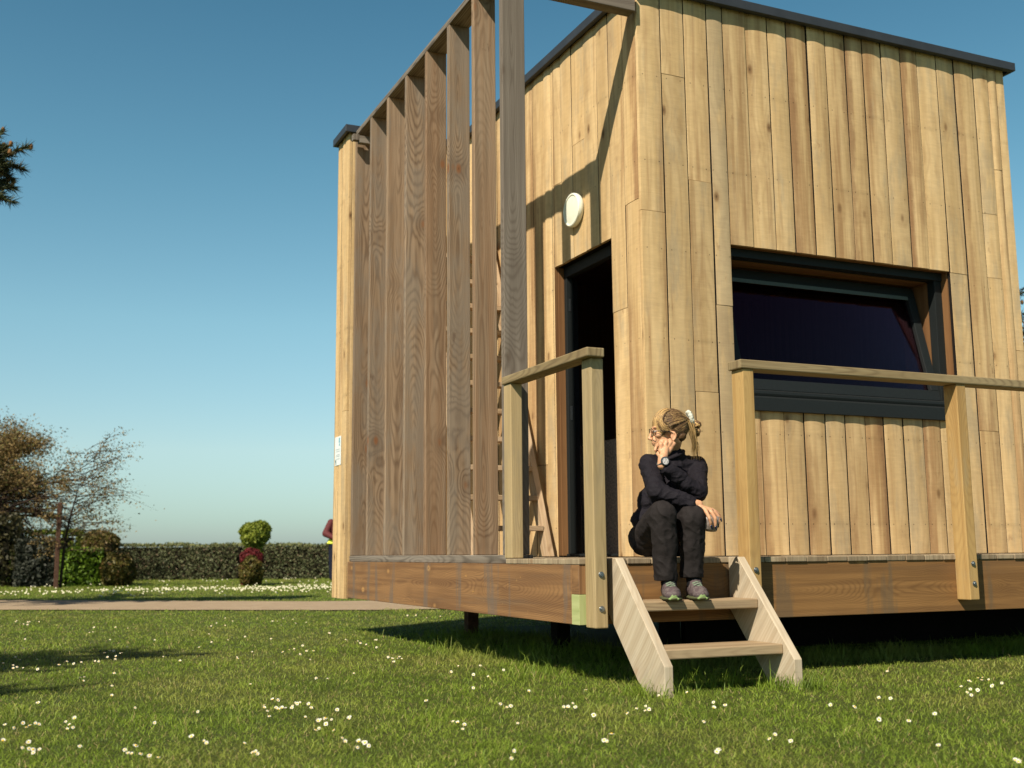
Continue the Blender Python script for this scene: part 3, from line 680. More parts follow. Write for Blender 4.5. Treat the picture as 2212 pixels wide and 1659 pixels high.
# left hand, loosely curled against the cheek
lh = [('c', [(LWR, .024), ((-.541, -1.043, 1.140), .023)]), ('c', [((-.507, -1.030, 1.135), .022), ((-.512, -1.018, 1.170), .021)]),
      ('c', [((-.530, -1.012, 1.165), .014), ((-.540, -1.004, 1.192), .012)]), ('c', [((-.490, -1.018, 1.16), .016), ((-.478, -1.010, 1.192), .012)]),
      ('e', (-.508, -1.010, 1.175), (.036, .015, .030))]
for (x, z, dz) in ((-.549, 1.196, -.002), (-.526, 1.206, 0.003), (-.502, 1.207, 0.003), (-.479, 1.201, -.003)):
    lh.append(('c', [((x * .5 - .508 * .5, -1.014, 1.165), .0105), ((x, -1.015, z), .0118), ((x + .002, -.992, z + .012 + dz), .0100), ((x + .004, -.972, z - .012), .0088), ((x + .004, -.978, z - .026), .0075)]))
lh.append(('c', [((-.512, -1.000, 1.140), .012), ((-.520, -.970, 1.158), .0105), ((-.518, -.950, 1.172), .009)]))
def shift(prims, d):
    o = []
    for q in prims:
        if q[0] == 'c': o.append(('c', [(tuple(p[i] + d[i] for i in range(3)), r) for p, r in q[1]]))
        else: o.append((q[0], tuple(q[1][i] + d[i] for i in range(3))) + tuple(q[2:]))
    return o
def lsh(p): t = (p[2] - 1.12) / .08; return (p[0] - .034 + .052 * t, p[1] - .008, p[2] + .012)
lh = [lh[0]] + [('c', [(lsh(p), r) for p, r in q[1]]) if q[0] == 'c' else (q[0], lsh(q[1])) + tuple(q[2:]) for q in lh[1:]]

# right hand hanging over the cup
rh = [('c', [(RWR, .023), ((-.400, -1.140, .908), .021)]), ('e', (-.368, -1.150, .900), (.034, .030, .015)), ('c', [((-.400, -1.140, .907), .020), ((-.365, -1.155, .897), .018)]),
      ('c', [((-.390, -1.165, .900), .012), ((-.392, -1.182, .886), .0098), ((-.386, -1.196, .858), .0088), ((-.378, -1.192, .836), .0078), ((-.372, -1.186, .822), .0068)]),
      ('c', [((-.365, -1.165, .900), .012), ((-.362, -1.180, .888), .0102), ((-.351, -1.192, .858), .0092), ((-.347, -1.188, .832), .0080), ((-.345, -1.183, .818), .0070)]),
      ('c', [((-.345, -1.158, .900), .012), ((-.334, -1.166, .890), .0102), ((-.318, -1.172, .868), .0090), ((-.316, -1.170, .842), .0078), ((-.318, -1.166, .830), .0068)]),
      ('c', [((-.340, -1.142, .902), .011), ((-.318, -1.142, .895), .0092), ((-.290, -1.138, .880), .0080), ((-.282, -1.136, .858), .0068)]),
      ('c', [((-.392, -1.135, .895), .012), ((-.405, -1.142, .872), .0105), ((-.404, -1.148, .850), .009)])]
rh = [rh[0]] + shift(rh[1:], (0.0, -.010, -.020))
pers = blob('person', head + under + lh + rh, 0.0031, SKIN, None, smooth=3)
tag(pers, 'seated woman in black clothes and round glasses resting her cheek on her hand', 'person')
lips = blob('lips', [('e', H(.1035, 0, -.0795), (.0028, .012, .0026), HB), ('e', H(.1010, 0, -.0885), (.0030, .011, .0030), HB)], 0.0012, LIP, pers, 2)
for sgn in (1, -1):
    N_ = 'eye'
    blob(N_, [('e', H(.083, .029 * sgn, -.016), (.010, .011, .0075), HB)], 0.0015, plain('eye_white', (0.5, 0.42, 0.36), 0.3, 0.5) if sgn == 1 else bpy.data.materials['eye_white'], pers, 1)
    blob('iris', [('e', H(.0925, .029 * sgn, -.016), (.002, .0048, .0048), HB)], 0.0010, plain('iris_dark', (0.03, 0.02, 0.015), 0.2, 0.5) if sgn == 1 else bpy.data.materials['iris_dark'], pers, 0)
# tubes along curves
def tube_mesh(name, paths, mat, parent, sides=5, bidf=None, smooth=True):
    V = []; F = []; bid = []
    for pi, (pts, rads) in enumerate(paths):
        pts = [Vector(p) for p in pts]; k = len(pts); base = len(V)
        ref = Vector((0.3, 0.2, 1)).normalized(); b = bidf(pi) if bidf else random.random()
        for i in range(k):
            t = (pts[min(i + 1, k - 1)] - pts[max(i - 1, 0)])
            t = t.normalized() if t.length > 1e-9 else Vector((0, 0, 1))
            a = t.cross(ref)
            if a.length < 1e-3: a = t.cross(Vector((1, 0, 0)))
            a.normalize(); c = t.cross(a)
            for s in range(sides):
                an = 2 * math.pi * s / sides; V.append(tuple(pts[i] + (a * math.cos(an) + c * math.sin(an)) * rads[i]))
        for i in range(k - 1):
            for s in range(sides):
                s2 = (s + 1) % sides
                F.append((base + i * sides + s, base + i * sides + s2, base + (i + 1) * sides + s2, base + (i + 1) * sides + s)); bid.append(b)
    me = bpy.data.meshes.new(name); me.from_pydata(V, [], F); me.materials.append(mat)
    a = me.attributes.new('bid', 'FLOAT', 'FACE'); a.data.foreach_set('value', np.array(bid, dtype=np.float32))
    if smooth: me.polygons.foreach_set('use_smooth', np.ones(len(F), dtype=bool))
    return link(name, me, parent)
# hair cap
blobh = blob('hair', [('e', H(-.026, 0, .018), (.090*KH, .0765*KH, .086*KH), HB), ('e', H(-.052, 0, .0), (.066*KH, .072*KH, .080*KH), HB), ('e', H(.012, 0, .048), (.062*KH, .060*KH, .045*KH), HB),
                      ('e', H(-.095, .005, .010), (.030*KH, .035*KH, .040*KH), HB), ('e', H(-.062, .025, -.050), (.036*KH, .040*KH, .035*KH), HB)], 0.003, HAIRD, pers, 3)
TIE = np.array(H(-.132, .012, .045))
paths = []
hr_ = random.Random(3)
def onhead(th, ph, k=1.0):
    # th: 0 front..pi back over the top, ph side angle
    f = math.cos(th) * math.cos(ph); u = math.sin(th) * math.cos(ph); s = math.sin(ph)
    return np.array(H(-.018 + .099 * k * f, .0795 * k * s, .014 + .096 * k * u))
for i in range(1900):
    ph = hr_.uniform(-1.35, 1.45); th0 = hr_.uniform(0.55, 1.9) if hr_.random() < .5 else hr_.uniform(0.25, 1.0)
    if abs(ph) > 1.0: th0 = hr_.uniform(0.0, 2.6)
    if i % 2 == 0: ph = hr_.uniform(.0, 1.35); th0 = -hr_.uniform(1.65, 2.95)
    if i % 7 == 1: ph = hr_.uniform(.85, 1.5); th0 = hr_.uniform(-.3, 1.3)
    k = hr_.uniform(1.0, 1.035); pts = []; n = 9
    p0 = onhead(th0, ph, k)
    for j in range(n):
        t = j / (n - 1); q = p0 * (1 - t) + TIE * t
        # push out to the scalp
        l = np.array([(q - C0) @ Fh / KH + .018, (q - C0) @ Sh / KH, (q - C0) @ Uh / KH - .014]) / np.array([.099, .0795, .096])
        L = np.linalg.norm(l)
        if L < k: l = l / L * (k + 0.015 * math.sin(t * 3.1 + i))
        l = l * np.array([.099, .0795, .096]); pts.append(tuple(C0 + KH * (Fh * (l[0] - .018) + Sh * l[1] + Uh * (l[2] + .014))))
    paths.append((pts, [0.0007 + 0.0006 * math.sin(math.pi * (.15 + .8 * j / (n - 1))) for j in range(n)]))
nback = len(paths)
# fringe and side locks
for i in range(620):
    ph = hr_.uniform(-.9, 1.12); n = 9; th0 = hr_.uniform(1.0, 1.45); k = hr_.uniform(1.04, 1.12); pts = []
    the = hr_.uniform(-.12, .16) if ph < .5 else hr_.uniform(-.85, -.2)
    wav = hr_.uniform(-.05, .05)
    for j in range(n):
        t = j / (n - 1); th = th0 + (the - th0) * t; q = onhead(th, ph * (0.55 + .45 * t) + wav * math.sin(t * 4) + (0.14 * t), k + 0.035 * math.sin(math.pi * t))
        pts.append(tuple(q))
    paths.append((pts, [0.0007 + 0.0007 * math.sin(math.pi * (.1 + .85 * j / (n - 1))) for j in range(n)]))
nfr = len(paths)
for i in range(70):
    ph = hr_.uniform(-.3, 1.3); th = hr_.uniform(-.2, 2.6); q0 = onhead(th, ph, 1.02); q1 = onhead(th + hr_.uniform(-.5, .7), ph + hr_.uniform(-.3, .3), 1.10 + hr_.uniform(0, .10)); q2 = onhead(th + hr_.uniform(-.9, 1.1), ph + hr_.uniform(-.4, .4), 1.05 + hr_.uniform(0, .2))
    paths.append(([tuple(q0 * (1 - t) ** 2 + q1 * 2 * t * (1 - t) + q2 * t * t) for t in np.linspace(0, 1, 7)], [.0006, .0007, .0007, .0006, .0005, .0004, .0002]))
nfr = len(paths)
# hanging tail strands
for i in range(75):
    st0 = np.array(H(-.120, .02, .02)) + np.array([hr_.gauss(0, .010), hr_.gauss(0, .008), hr_.gauss(0, .012)])
    en = np.array([-.256 + hr_.gauss(0, .012), -.905 + hr_.gauss(0, .01), 1.165 + hr_.uniform(-.02, .06)])
    mid = (st0 + en) / 2 + np.array([hr_.gauss(0.004, .007), -.02 + hr_.gauss(0, .005), hr_.gauss(0, .006)])
    pts = [tuple(st0 * (1 - t) ** 2 + mid * 2 * t * (1 - t) + en * t * t) for t in np.linspace(0, 1, 8)]
    paths.append((pts, [.0013, .0013, .0013, .0012, .0011, .0009, .0007, .0003]))
def hb(i):
    if i < nback: return hr_.uniform(0.0, .78)
    if i < nfr: return hr_.uniform(.35, 1.0)
    return hr_.uniform(.5, 1.0)
tube_mesh('hair_strands', paths, HAIRD, pers, 4, hb)
# bun: coiled locks
paths = []
BC = np.array((-.222, -.868, 1.330))
blob('hair_knot', [('e', tuple(BC + np.array((.006, 0, .006))), (.025, .022, .022)), ('e', tuple(BC + np.array((-.008, 0, -.034))), (.021, .02, .024))], .003, HAIRD, pers, 2, lambda c, n: .003 * mnoise.noise(c * 90))
for i in range(70):
    a0 = hr_.uniform(0, 6.28); r = hr_.uniform(.012, .026); ax = np.array([hr_.gauss(0, 1), hr_.gauss(0, .5) , hr_.gauss(0, 1)]); ax /= np.linalg.norm(ax)
    e1 = np.cross(ax, [0.1, 1, .2]); e1 /= np.linalg.norm(e1); e2 = np.cross(ax, e1)
    up0 = hr_.random() < .5; r = min(r, .021); c = BC + (np.array((.006, 0, .006)) if up0 else np.array((-.008, 0, -.034))) + np.array([hr_.gauss(0, .003), hr_.gauss(0, .003), hr_.gauss(0, .003)])
    pts = [tuple(c + r * (e1 * math.cos(a0 + t) + e2 * math.sin(a0 + t))) for t in np.linspace(0, hr_.uniform(2.5, 4.5), 10)]
    paths.append((pts, [.001] + [.0032] * 8 + [.001]))
tube_mesh('hair_bun', paths, HAIRD, pers, 5, lambda i: hr_.uniform(.2, 1.0))
SCR = cloth('pale_grey_scrunchie_fabric', (0.52, 0.52, 0.44), 0.8, 120, 0.2)
pts = []; nsc = 26; e1 = Uh * .9 + Fh * .25; e1 /= np.linalg.norm(e1); e2 = Sh
cc = np.array(H(-.132, .008, .055))
prs = []
for k in range(nsc):
    a = 2 * math.pi * k / nsc; rr = .024 + .003 * math.sin(k * 2.4)
    p = cc + e1 * rr * 1.15 * math.cos(a) + e2 * rr * math.sin(a); prs.append((tuple(p), .0105 + .003 * math.sin(k * 2.9)))
prs.append(prs[0]); blob('scrunchie', [('c', prs)], 0.002, SCR, pers, 5, lambda c, n: .0035 * mnoise.noise((c.x * 130, c.y * 130, c.z * 60)))
# glasses
GL = plain('black_glasses_frame', (0.012, 0.011, 0.012), 0.3, 0.5)
gp = []
for sgn in (1, -1):
    ring = [H(.112 - .006 * abs(math.cos(a)) - .004, sgn * (  .032 + .026 * math.cos(a)), -.022 + .025 * math.sin(a)) for a in np.linspace(0, 2 * math.pi, 21)]
    gp.append((ring, [.0019] * len(ring)))
    gp.append(([H(.098, sgn * .054, -.014), H(.070, sgn * .070, -.016), H(.03, sgn * .0765, -.022), H(-.006, sgn * .0765, -.030)], [.0018] * 4))
gp.append(([H(.104, .009, -.018), H(.109, 0, -.014), H(.104, -.009, -.018)], [.0016] * 3))
tube_mesh('glasses', gp, GL, pers, 6)
blob('earring', [('e', H(-.008, .073, -.084), (.0035, .003, .0035), HB)], .0012, plain('blue_stud', (0.02, 0.02, 0.10), 0.2, 0.6), pers, 0)

# jacket: torso and sleeves
def fold_j(co, nrm):
    n1 = mnoise.noise((co.x * 16, co.y * 16, co.z * 34)); n2 = mnoise.noise((co.x * 38 + 4, co.y * 38, co.z * 52))
    n3 = 1 - abs(mnoise.noise((co.x * 22, co.y * 20, co.z * 30 + 3))) * 2.4
    return 0.0045 * n1 + 0.0020 * n2 + 0.0050 * max(0, n3) ** 3
def lerp(a, b, t): return tuple(a[i] + (b[i] - a[i]) * t for i in range(3))
jac = [('e', (-.435, -.785, .84), (.132, .115, .085)), ('e', (-.405, -.80, .93), (.132, .120, .11)), ('e', (-.370, -.84, 1.045), (.140, .105, .095)), ('e', (-.42, -.90, .96), (.11, .09, .10)),
       ('c', [((-.365, -.84, 1.07), .088), ((-.357, -.838, 1.135), .070)]), ('c', [((-.355, -.842, 1.15), .064), ((-.350, -.848, 1.160), .062)]),
       ('c', [((-.41, -.84, 1.11), .066), (RSH, .055)]), ('c', [((-.31, -.84, 1.115), .066), (LSH, .054)]),
       ('c', [(RSH, .056), (lerp(RSH, REL, .5), .050), (REL, .047), (lerp(REL, RWR, .5), .041), (lerp(REL, RWR, .93), .034)]),
       ('c', [(LSH, .054), (lerp(LSH, LEL, .5), .049), (LEL, .047), (lerp(LEL, LWR, .5), .041), (lerp(LEL, LWR, .86), .034)])]
blob('jacket', jac, 0.0055, JAC, pers, 4, fold_j)
# collar
blob('collar', [('c', [(tuple(np.array((-.362, -.850, 1.170)) + np.array((.058 * math.cos(a), .058 * math.sin(a), .026 * math.cos(a)))), .011) for a in np.linspace(0, 2 * math.pi, 22)])], .0035, JAC, pers, 3)
def fold_t(co, nrm):
    n1 = mnoise.noise((co.x * 26, co.y * 14, co.z * 9)); n2 = mnoise.noise((co.x * 40 + 9, co.y * 30, co.z * 34))
    n3 = 1 - abs(mnoise.noise((co.x * 20 + co.z * 9, co.y * 18, co.z * 16 + 3))) * 2.2
    return 0.0075 * n1 + 0.0025 * n2 + 0.0045 * max(0, n3) ** 3
tro = [('e', (-.435, -.79, .755), (.150, .125, .100)), ('e', (-.515, -.815, .745), (.078, .115, .092)), ('e', (-.345, -.81, .745), (.080, .11, .092)), ('e', (-.50, -.93, .775), (.085, .10, .085)), ('e', (-.40, -.93, .78), (.08, .10, .08))]
for (h_, k_, a_, lx) in ((RHIP, RKN, RAN, -.585), (LHIP, LKN, LAN, -.435)):
    tro.append(('c', [(h_, .088), (lerp(h_, k_, .5), .084), (k_, .068)]))
    tro.append(('c', [(k_, .067), (lerp(k_, a_, .35), .064), (lerp(k_, a_, .7), .060), (a_, .059)]))
tr = blob('trousers', tro, 0.0055, TRO, pers, 4, fold_t)
# flat-cut hems: push verts under the hem up
for v in tr.data.vertices:
    hz = 0.545 + (0.012 if v.co.x > -.5 else 0)
    if v.co.z < hz and v.co.y < -.95:
        v.co.z = hz + (v.co.z - hz) * 0.08
# socks and shoes
def shoe(cx, cy, yawd, side):
    a = rad(yawd); dx, dy = math.sin(a), -math.cos(a); px_, py_ = -dy, dx
    BS = np.array([[px_, dx, 0], [py_, dy, 0], [0, 0, 1.0]])
    def P(s, f, u): return (cx + px_ * s + dx * f, cy + py_ * s + dy * f, .4515 + u)
    N = NT('dusky_trail_shoe'); tc = N.n('ShaderNodeTexCoord').outputs['Object']
    nz = N.noise(tc, 120, 3, 0.7); n2 = N.noise(tc, 45, 3, 0.6)
    col = N.mix(N.smooth(n2, 0.45, 0.6), (0.085, 0.060, 0.062), (0.12, 0.095, 0.09)); col = N.mix(N.smooth(nz, .55, .65, 0, .5), col, (0.05, 0.04, 0.045))
    N.bsdf(col, 0.85, 0.2, nz, .6, .003)
    up_ = blob('shoe', [('e', P(0, .045, .034), (.045, .070, .036), BS), ('e', P(0, -.02, .045), (.038, .075, .045), BS), ('e', P(0, .088, .026), (.040, .040, .026), BS), ('e', P(0, -.085, .045), (.034, .045, .045), BS),
                       ('c', [(P(0, -.03, .075), .037), (P(0, -.055, .090), .038)])], .003, N.m, pers, 3)
    N2 = NT('olive_shoe_sole'); N2.bsdf((0.07, 0.075, 0.035), 0.8, 0.2)
    blob('sole', [('e', P(0, .055, .010), (.052, .082, .013), BS), ('e', P(0, -.07, .010), (.043, .070, .013), BS), ('e', P(0, -.01, .010), (.042, .08, .013), BS)], .003, N2.m, up_, 1)
    N3 = NT('lime_toe_cap'); N3.bsdf((0.20, 0.28, 0.10), 0.6, 0.3)
    blob('toe_cap', [('e', P(0, .112, .022), (.021, .016, .017), BS), ('c', [(P(-.020, .122, .010), .006), (P(.020, .122, .010), .006)])], .002, N3.m, up_, 2)
    N4 = NT('pale_green_laces'); N4.bsdf((0.16, 0.20, 0.14), 0.8, 0.2)
    lc = []
    for q in range(5):
        f = .060 - .022 * q; u = .062 + .0085 * q
        lc.append(([P(-.020, f, u - .004), P(-.006, f + .004, u + .004), P(.006, f - .004, u + .004), P(.020, f, u - .004)], [.0028] * 4))
        lc.append(([P(-.020, f - .011, u - .001), P(0, f, u + .007), P(.020, f - .011, u - .001)], [.0024] * 3))
    tube_mesh('laces', lc, N4.m, up_, 5)
    blob('sock', [('c', [(P(0, -.035, .075), .040), (P(0, -.045, .10), .041), (P(0, -.055, .145), .042)])], .004, SOCK, pers, 2)
shoe(-.572, -1.128, -24, 'r'); shoe(-.428, -1.135, -20, 'l')
# watch on the left wrist
wc = np.array(LWR) * .55 + np.array((-.541, -1.043, 1.140)) * .45
axd = np.array((-.541, -1.043, 1.140)) - np.array(LEL); axd /= np.linalg.norm(axd)
view = np.array([-.10, -.97, .10]); view -= axd * (view @ axd); view /= np.linalg.norm(view); sid = np.cross(axd, view)
band = [(tuple(wc + .0275 * (view * math.cos(a) + sid * math.sin(a))), .0035) for a in np.linspace(0, 2 * math.pi, 25)]
wt = blob('watch', [('c', [(p, r) for p, r in band]), ('c', [(tuple(np.array(p) + axd * .007), r) for p, r in band]), ('c', [(tuple(np.array(p) - axd * .007), r) for p, r in band])], .002, plain('grey_green_watch_strap', (0.055, 0.075, 0.075), 0.4, 0.5), pers, 1)
rotm = Vector((0, 0, 1)).rotation_difference(Vector(view)).to_matrix()
lathe([(.0215, -.004), (.0225, .004), (.0205, .0075), (.0175, .0078), (.0172, .0062)], 28, 'bezel', plain('dark_watch_bezel', (0.05, 0.062, 0.065), 0.3, 0.5), wt, Vector(wc + view * .027), rotm)
N = NT('pale_watch_face'); tc = N.n('ShaderNodeTexCoord').outputs['Object']
N.bsdf(N.mix(N.smooth(N.noise(tc, 190, 2, .5), .5, .62), (0.62, 0.58, 0.56), (0.22, 0.20, 0.20)), 0.3, 0.5)
lathe([(.0172, .0064), (0, .0066)], 28, 'dial', N.m, wt, Vector(wc + view * .027), rotm)
# dark blue fingernails of the right hand
NAIL = plain('dark_blue_nail_varnish', (0.008, 0.014, 0.05), 0.2, 0.6)
for tip, nxt in (((-.372, -1.186, .822), (-.366, -1.184, .806)), ((-.345, -1.183, .818), (-.340, -1.181, .804)), ((-.318, -1.166, .830), (-.317, -1.164, .817)), ((-.282, -1.136, .858), (-.278, -1.136, .846))):
    t_ = np.array(tip) + np.array((-.003, -.0165, -.020)) ; n_ = np.array(nxt) + np.array((-.001, -.0145, -.020))
    blob('fingernail', [('c', [(tuple(t_), .0048), (tuple(n_), .0034)])], .0013, NAIL, pers, 1)
# cup
bm = bmesh.new(); rings = []
CB = Vector((-.360, -1.150, .776))
prof = [(0, .004), (.030, .004), (.0345, .008), (.040, .045), (.0425, .078), (.0405, .078), (.038, .045), (.032, .010), (0, .009)]
Rc = Matrix.Rotation(rad(10), 3, 'Y')
for r, h in prof:
    if r == 0: rings.append([bm.verts.new(CB + Rc @ Vector((0, 0, h)))])
    else:
        ring = []
        for k in range(32):
            a = 2 * math.pi * k / 32 + .3; ca, sa = math.cos(a), math.sin(a); n_ = 3.6
            q = (abs(ca) ** n_ + abs(sa) ** n_) ** (-1 / n_); ring.append(bm.verts.new(CB + Rc @ Vector((r * q * ca * 1.08, r * q * sa * 1.0, h * .98))))
        rings.append(ring)
for a, b in zip(rings[:-1], rings[1:]):
    for k in range(32):
        k2 = (k + 1) % 32
        if len(a) == 1: bm.faces.new((a[0], b[k], b[k2]))
        elif len(b) == 1: bm.faces.new((a[k], a[k2], b[0]))
        else: bm.faces.new((a[k], a[k2], b[k2], b[k]))
bmesh.ops.recalc_face_normals(bm, faces=bm.faces)
me = bpy.data.meshes.new('cup'); bm.to_mesh(me); bm.free(); me.materials.append(plain('mottled_grey_brown_cup', (0.24, 0.19, 0.165), 0.4, 0.45, 0, 90, 0.3))
for p in me.polygons: p.use_smooth = True
cup = link('cup', me); tag(cup, 'small mottled grey brown cup hanging from the fingers of the seated woman', 'cup')

# person far behind, mostly hidden by the end wing
qx, qy = 3.61, 20.0
RED = cloth('dark_red_jacket', (0.10, 0.022, 0.022), .7, 60, .3); NAVY = cloth('navy_trousers', (0.008, 0.010, 0.022)); YEL = cloth('bright_yellow_hem', (0.80, 0.85, 0.10))
g = GZ
p2 = blob('person', [('c', [((qx, qy, g + .95), .13), ((qx, qy, g + 1.2), .13), ((qx, qy, g + 1.38), .13), ((qx, qy, g + 1.48), .055), ((qx, qy, g + 1.56), .06)]), ('e', (qx, qy, g + 1.64), (.08, .095, .12)),
                     ('c', [((qx - .17, qy, g + 1.38), .05), ((qx - .29, qy - .03, g + 1.13), .04), ((qx - .16, qy - .20, g + 1.02), .032), ((qx - .10, qy - .26, g + 1.02), .03)]),
                     ('c', [((qx + .17, qy, g + 1.38), .05), ((qx + .29, qy - .03, g + 1.13), .04), ((qx + .16, qy - .20, g + 1.02), .032), ((qx + .10, qy - .26, g + 1.02), .03)]),
                     ('c', [((qx - .09, qy, g + .9), .085), ((qx - .10, qy, g + .5), .055), ((qx - .10, qy, g + .09), .04), ((qx - .10, qy - .13, g + .04), .035)]),
                     ('c', [((qx + .09, qy, g + .9), .085), ((qx + .10, qy, g + .5), .055), ((qx + .10, qy, g + .09), .04), ((qx + .10, qy - .13, g + .04), .035)])], .012, SKIN, None, 2)
tag(p2, 'standing person in a dark red jacket mostly hidden behind the cabin end wall', 'person')
blob('jacket', [('e', (qx, qy, g + 1.22), (.22, .15, .26)), ('c', [((qx - .19, qy, g + 1.38), .085), ((qx - .32, qy - .03, g + 1.12), .085), ((qx - .17, qy - .2, g + 1.02), .06)]), ('c', [((qx + .19, qy, g + 1.38), .085), ((qx + .32, qy - .03, g + 1.12), .085), ((qx + .17, qy - .2, g + 1.02), .06)])], .015, RED, p2, 2)
blob('vest_hem', [('e', (qx, qy, g + .95), (.27, .17, .10)), ('e', (qx, qy, g + .90), (.29, .175, .05))], .012, YEL, p2, 1)
blob('trousers', [('c', [((qx - .09, qy, g + .88), .145), ((qx - .12, qy, g + .5), .11), ((qx - .12, qy, g + .12), .09)]), ('c', [((qx + .09, qy, g + .88), .145), ((qx + .12, qy, g + .5), .11), ((qx + .12, qy, g + .12), .09)])], .015, NAVY, p2, 2)
blob('hair', [('e', (qx, qy + .02, g + 1.67), (.09, .10, .11))], .012, HAIRD, p2, 1)
def vnoise(x, y, s, seed):
    """value noise"""
    r = np.random.default_rng(seed); T = r.random((256, 256)); xs = x * s + 1000.37; ys = y * s + 1000.71
    xi = np.floor(xs).astype(int); yi = np.floor(ys).astype(int); fx = xs - xi; fy = ys - yi; fx = fx * fx * (3 - 2 * fx); fy = fy * fy * (3 - 2 * fy)
    g_ = lambda a, b: T[a % 256, b % 256]
    return (g_(xi, yi) * (1 - fx) + g_(xi + 1, yi) * fx) * (1 - fy) + (g_(xi, yi + 1) * (1 - fx) + g_(xi + 1, yi + 1) * fx) * fy
# ------------------------------------------------------------------ vegetation
def leafmat(name, c1, c2, c3=None, trans=0.25, rough=0.55, extra=None):
    N = NT(name); a = N.attr('bid')
    col = N.mix(N.smooth(a, 0.0, 1.0), c1, c2)
    if c3 is not None: col = N.mix(N.smooth(a, 0.82, 0.95), col, c3)
    b = N.n('ShaderNodeBsdfPrincipled'); N.put(b.inputs['Base Color'], col); b.inputs['Roughness'].default_value = rough; b.inputs['Specular IOR Level'].default_value = 0.25
    t = N.n('ShaderNodeBsdfTranslucent'); N.put(t.inputs[0], col)
    m = N.n('ShaderNodeMixShader'); m.inputs[0].default_value = trans
    N.t.links.new(b.outputs[0], m.inputs[1]); N.t.links.new(t.outputs[0], m.inputs[2]); N.t.links.new(m.outputs[0], N.out.inputs[0])
    return N.m
def np_mesh(name, V, F, nper, bid, mats, parent=None, mi=None):
    me = bpy.data.meshes.new(name); nf = len(F) // nper if not isinstance(nper, np.ndarray) else len(nper)
    me.vertices.add(len(V)); me.vertices.foreach_set('co', V.astype(np.float32).ravel())
    tot = np.full(nf, nper, dtype=np.int32) if not isinstance(nper, np.ndarray) else nper.astype(np.int32)
    me.loops.add(int(tot.sum())); me.loops.foreach_set('vertex_index', F.astype(np.int32).ravel())
    me.polygons.add(nf); st = np.concatenate([[0], np.cumsum(tot)[:-1]]).astype(np.int32)
    me.polygons.foreach_set('loop_start', st); me.polygons.foreach_set('loop_total', tot)
    for m in (mats if isinstance(mats, (list, tuple)) else [mats]): me.materials.append(m)
    if mi is not None: me.polygons.foreach_set('material_index', mi.astype(np.int32))
    me.update(calc_edges=True)
    a = me.attributes.new('bid', 'FLOAT', 'FACE'); a.data.foreach_set('value', bid.astype(np.float32))
    return link(name, me, parent)
def leaves(P, size, Nrm=None, jitter=1.0, aspect=0.55):
    """diamond leaves at P with random orientation"""
    n = len(P); d = RNG.normal(size=(n, 3)); 
    if Nrm is not None: d = d * jitter + Nrm
    d /= np.linalg.norm(d, axis=1)[:, None] + 1e-9
    a = np.cross(d, RNG.normal(size=(n, 3))); a /= np.linalg.norm(a, axis=1)[:, None] + 1e-9; b = np.cross(d, a)
    s = (size * RNG.uniform(.6, 1.35, n))[:, None]
    V = np.stack([P - a * s, P + b * s * aspect + d * s * .15, P + a * s, P - b * s * aspect + d * s * .15], axis=1).reshape(-1, 3)
    F = np.arange(n * 4); return V, F
def bush_points(kind, c, r, n, lump=0.22, seed=0):
    """points in a lumpy shell of an ellipsoid or rounded box"""
    if kind == 'e':
        d = RNG.normal(size=(n, 3)); d /= np.linalg.norm(d, axis=1)[:, None]; nr = d.copy()
        rr = RNG.uniform(0.72, 1.0, n) ** 0.6; P = d * rr[:, None]
    else:
        P = RNG.uniform(-1, 1, (n, 3)); ax = RNG.integers(0, 3, n); wts = RNG.random(n)
        A = np.array([r[1] * r[2], r[0] * r[2], r[0] * r[1]]); A = A / A.sum(); ax = RNG.choice(3, n, p=A); sg = np.where(RNG.random(n) < .5, -1, 1)
        P[np.arange(n), ax] = sg * (1 - np.abs(RNG.normal(0, .05, n))); nr = np.zeros((n, 3)); nr[np.arange(n), ax] = sg
    Q = P * np.array(r)
    k = 3.0 / max(min(r), .25)
    lumpv = np.array([mnoise.noise((p[0] * k * .55 + seed, p[1] * k * .55, p[2] * k * .55)) for p in Q])
    Q = Q * (1 + lump * lumpv)[:, None] if kind == 'e' else Q + nr * (lump * lumpv * min(r))[:, None]
    Q = Q + np.array(c); ok = Q[:, 2] > GZ
    return Q[ok], nr[ok]
DARKCORE = plain('shaded_twig_core', (0.018, 0.016, 0.010), 0.95, 0.05)  # near-black colour stands in for the shade inside the foliage
def bush(name, prims, size, mat, label, cat, n_per=2600, group=None, core=0.74):
    VS = []; NS = []
    for i, (kind, c, r) in enumerate(prims):
        P, nr = bush_points(kind, c, r, n_per, seed=i * 7.3 + c[0]); VS.append(P); NS.append(nr)
    P = np.concatenate(VS); nr = np.concatenate(NS)
    V, F = leaves(P, size, nr, 0.9)
    root = empty(name, (float(P[:, 0].mean()), float(P[:, 1].mean()), GZ), label, cat, group)
    np_mesh('foliage', V, F, 4, RNG.random(len(P)), mat, root)
    bm = bmesh.new()
    for kind, c, r in prims:
        if kind == 'e':
            g_ = bmesh.ops.create_icosphere(bm, subdivisions=3, radius=1.0)['verts']
        else: g_ = bmesh.ops.create_cube(bm, size=2.0)['verts']
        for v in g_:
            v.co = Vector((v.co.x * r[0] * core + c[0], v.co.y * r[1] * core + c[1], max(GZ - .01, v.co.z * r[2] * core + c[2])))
    me = bpy.data.meshes.new('dark_core'); bm.to_mesh(me); bm.free(); me.materials.append(DARKCORE); link('dark_core', me, root)  # solid core added inside the leaves to block see-through
    return root
L_OLIVE = leafmat('dusty_olive_hedge_leaf', (0.085, 0.098, 0.042), (0.165, 0.175, 0.080), (0.19, 0.13, 0.08))
L_TOP = leafmat('pale_hedge_leaf', (0.13, 0.14, 0.05), (0.24, 0.25, 0.10))
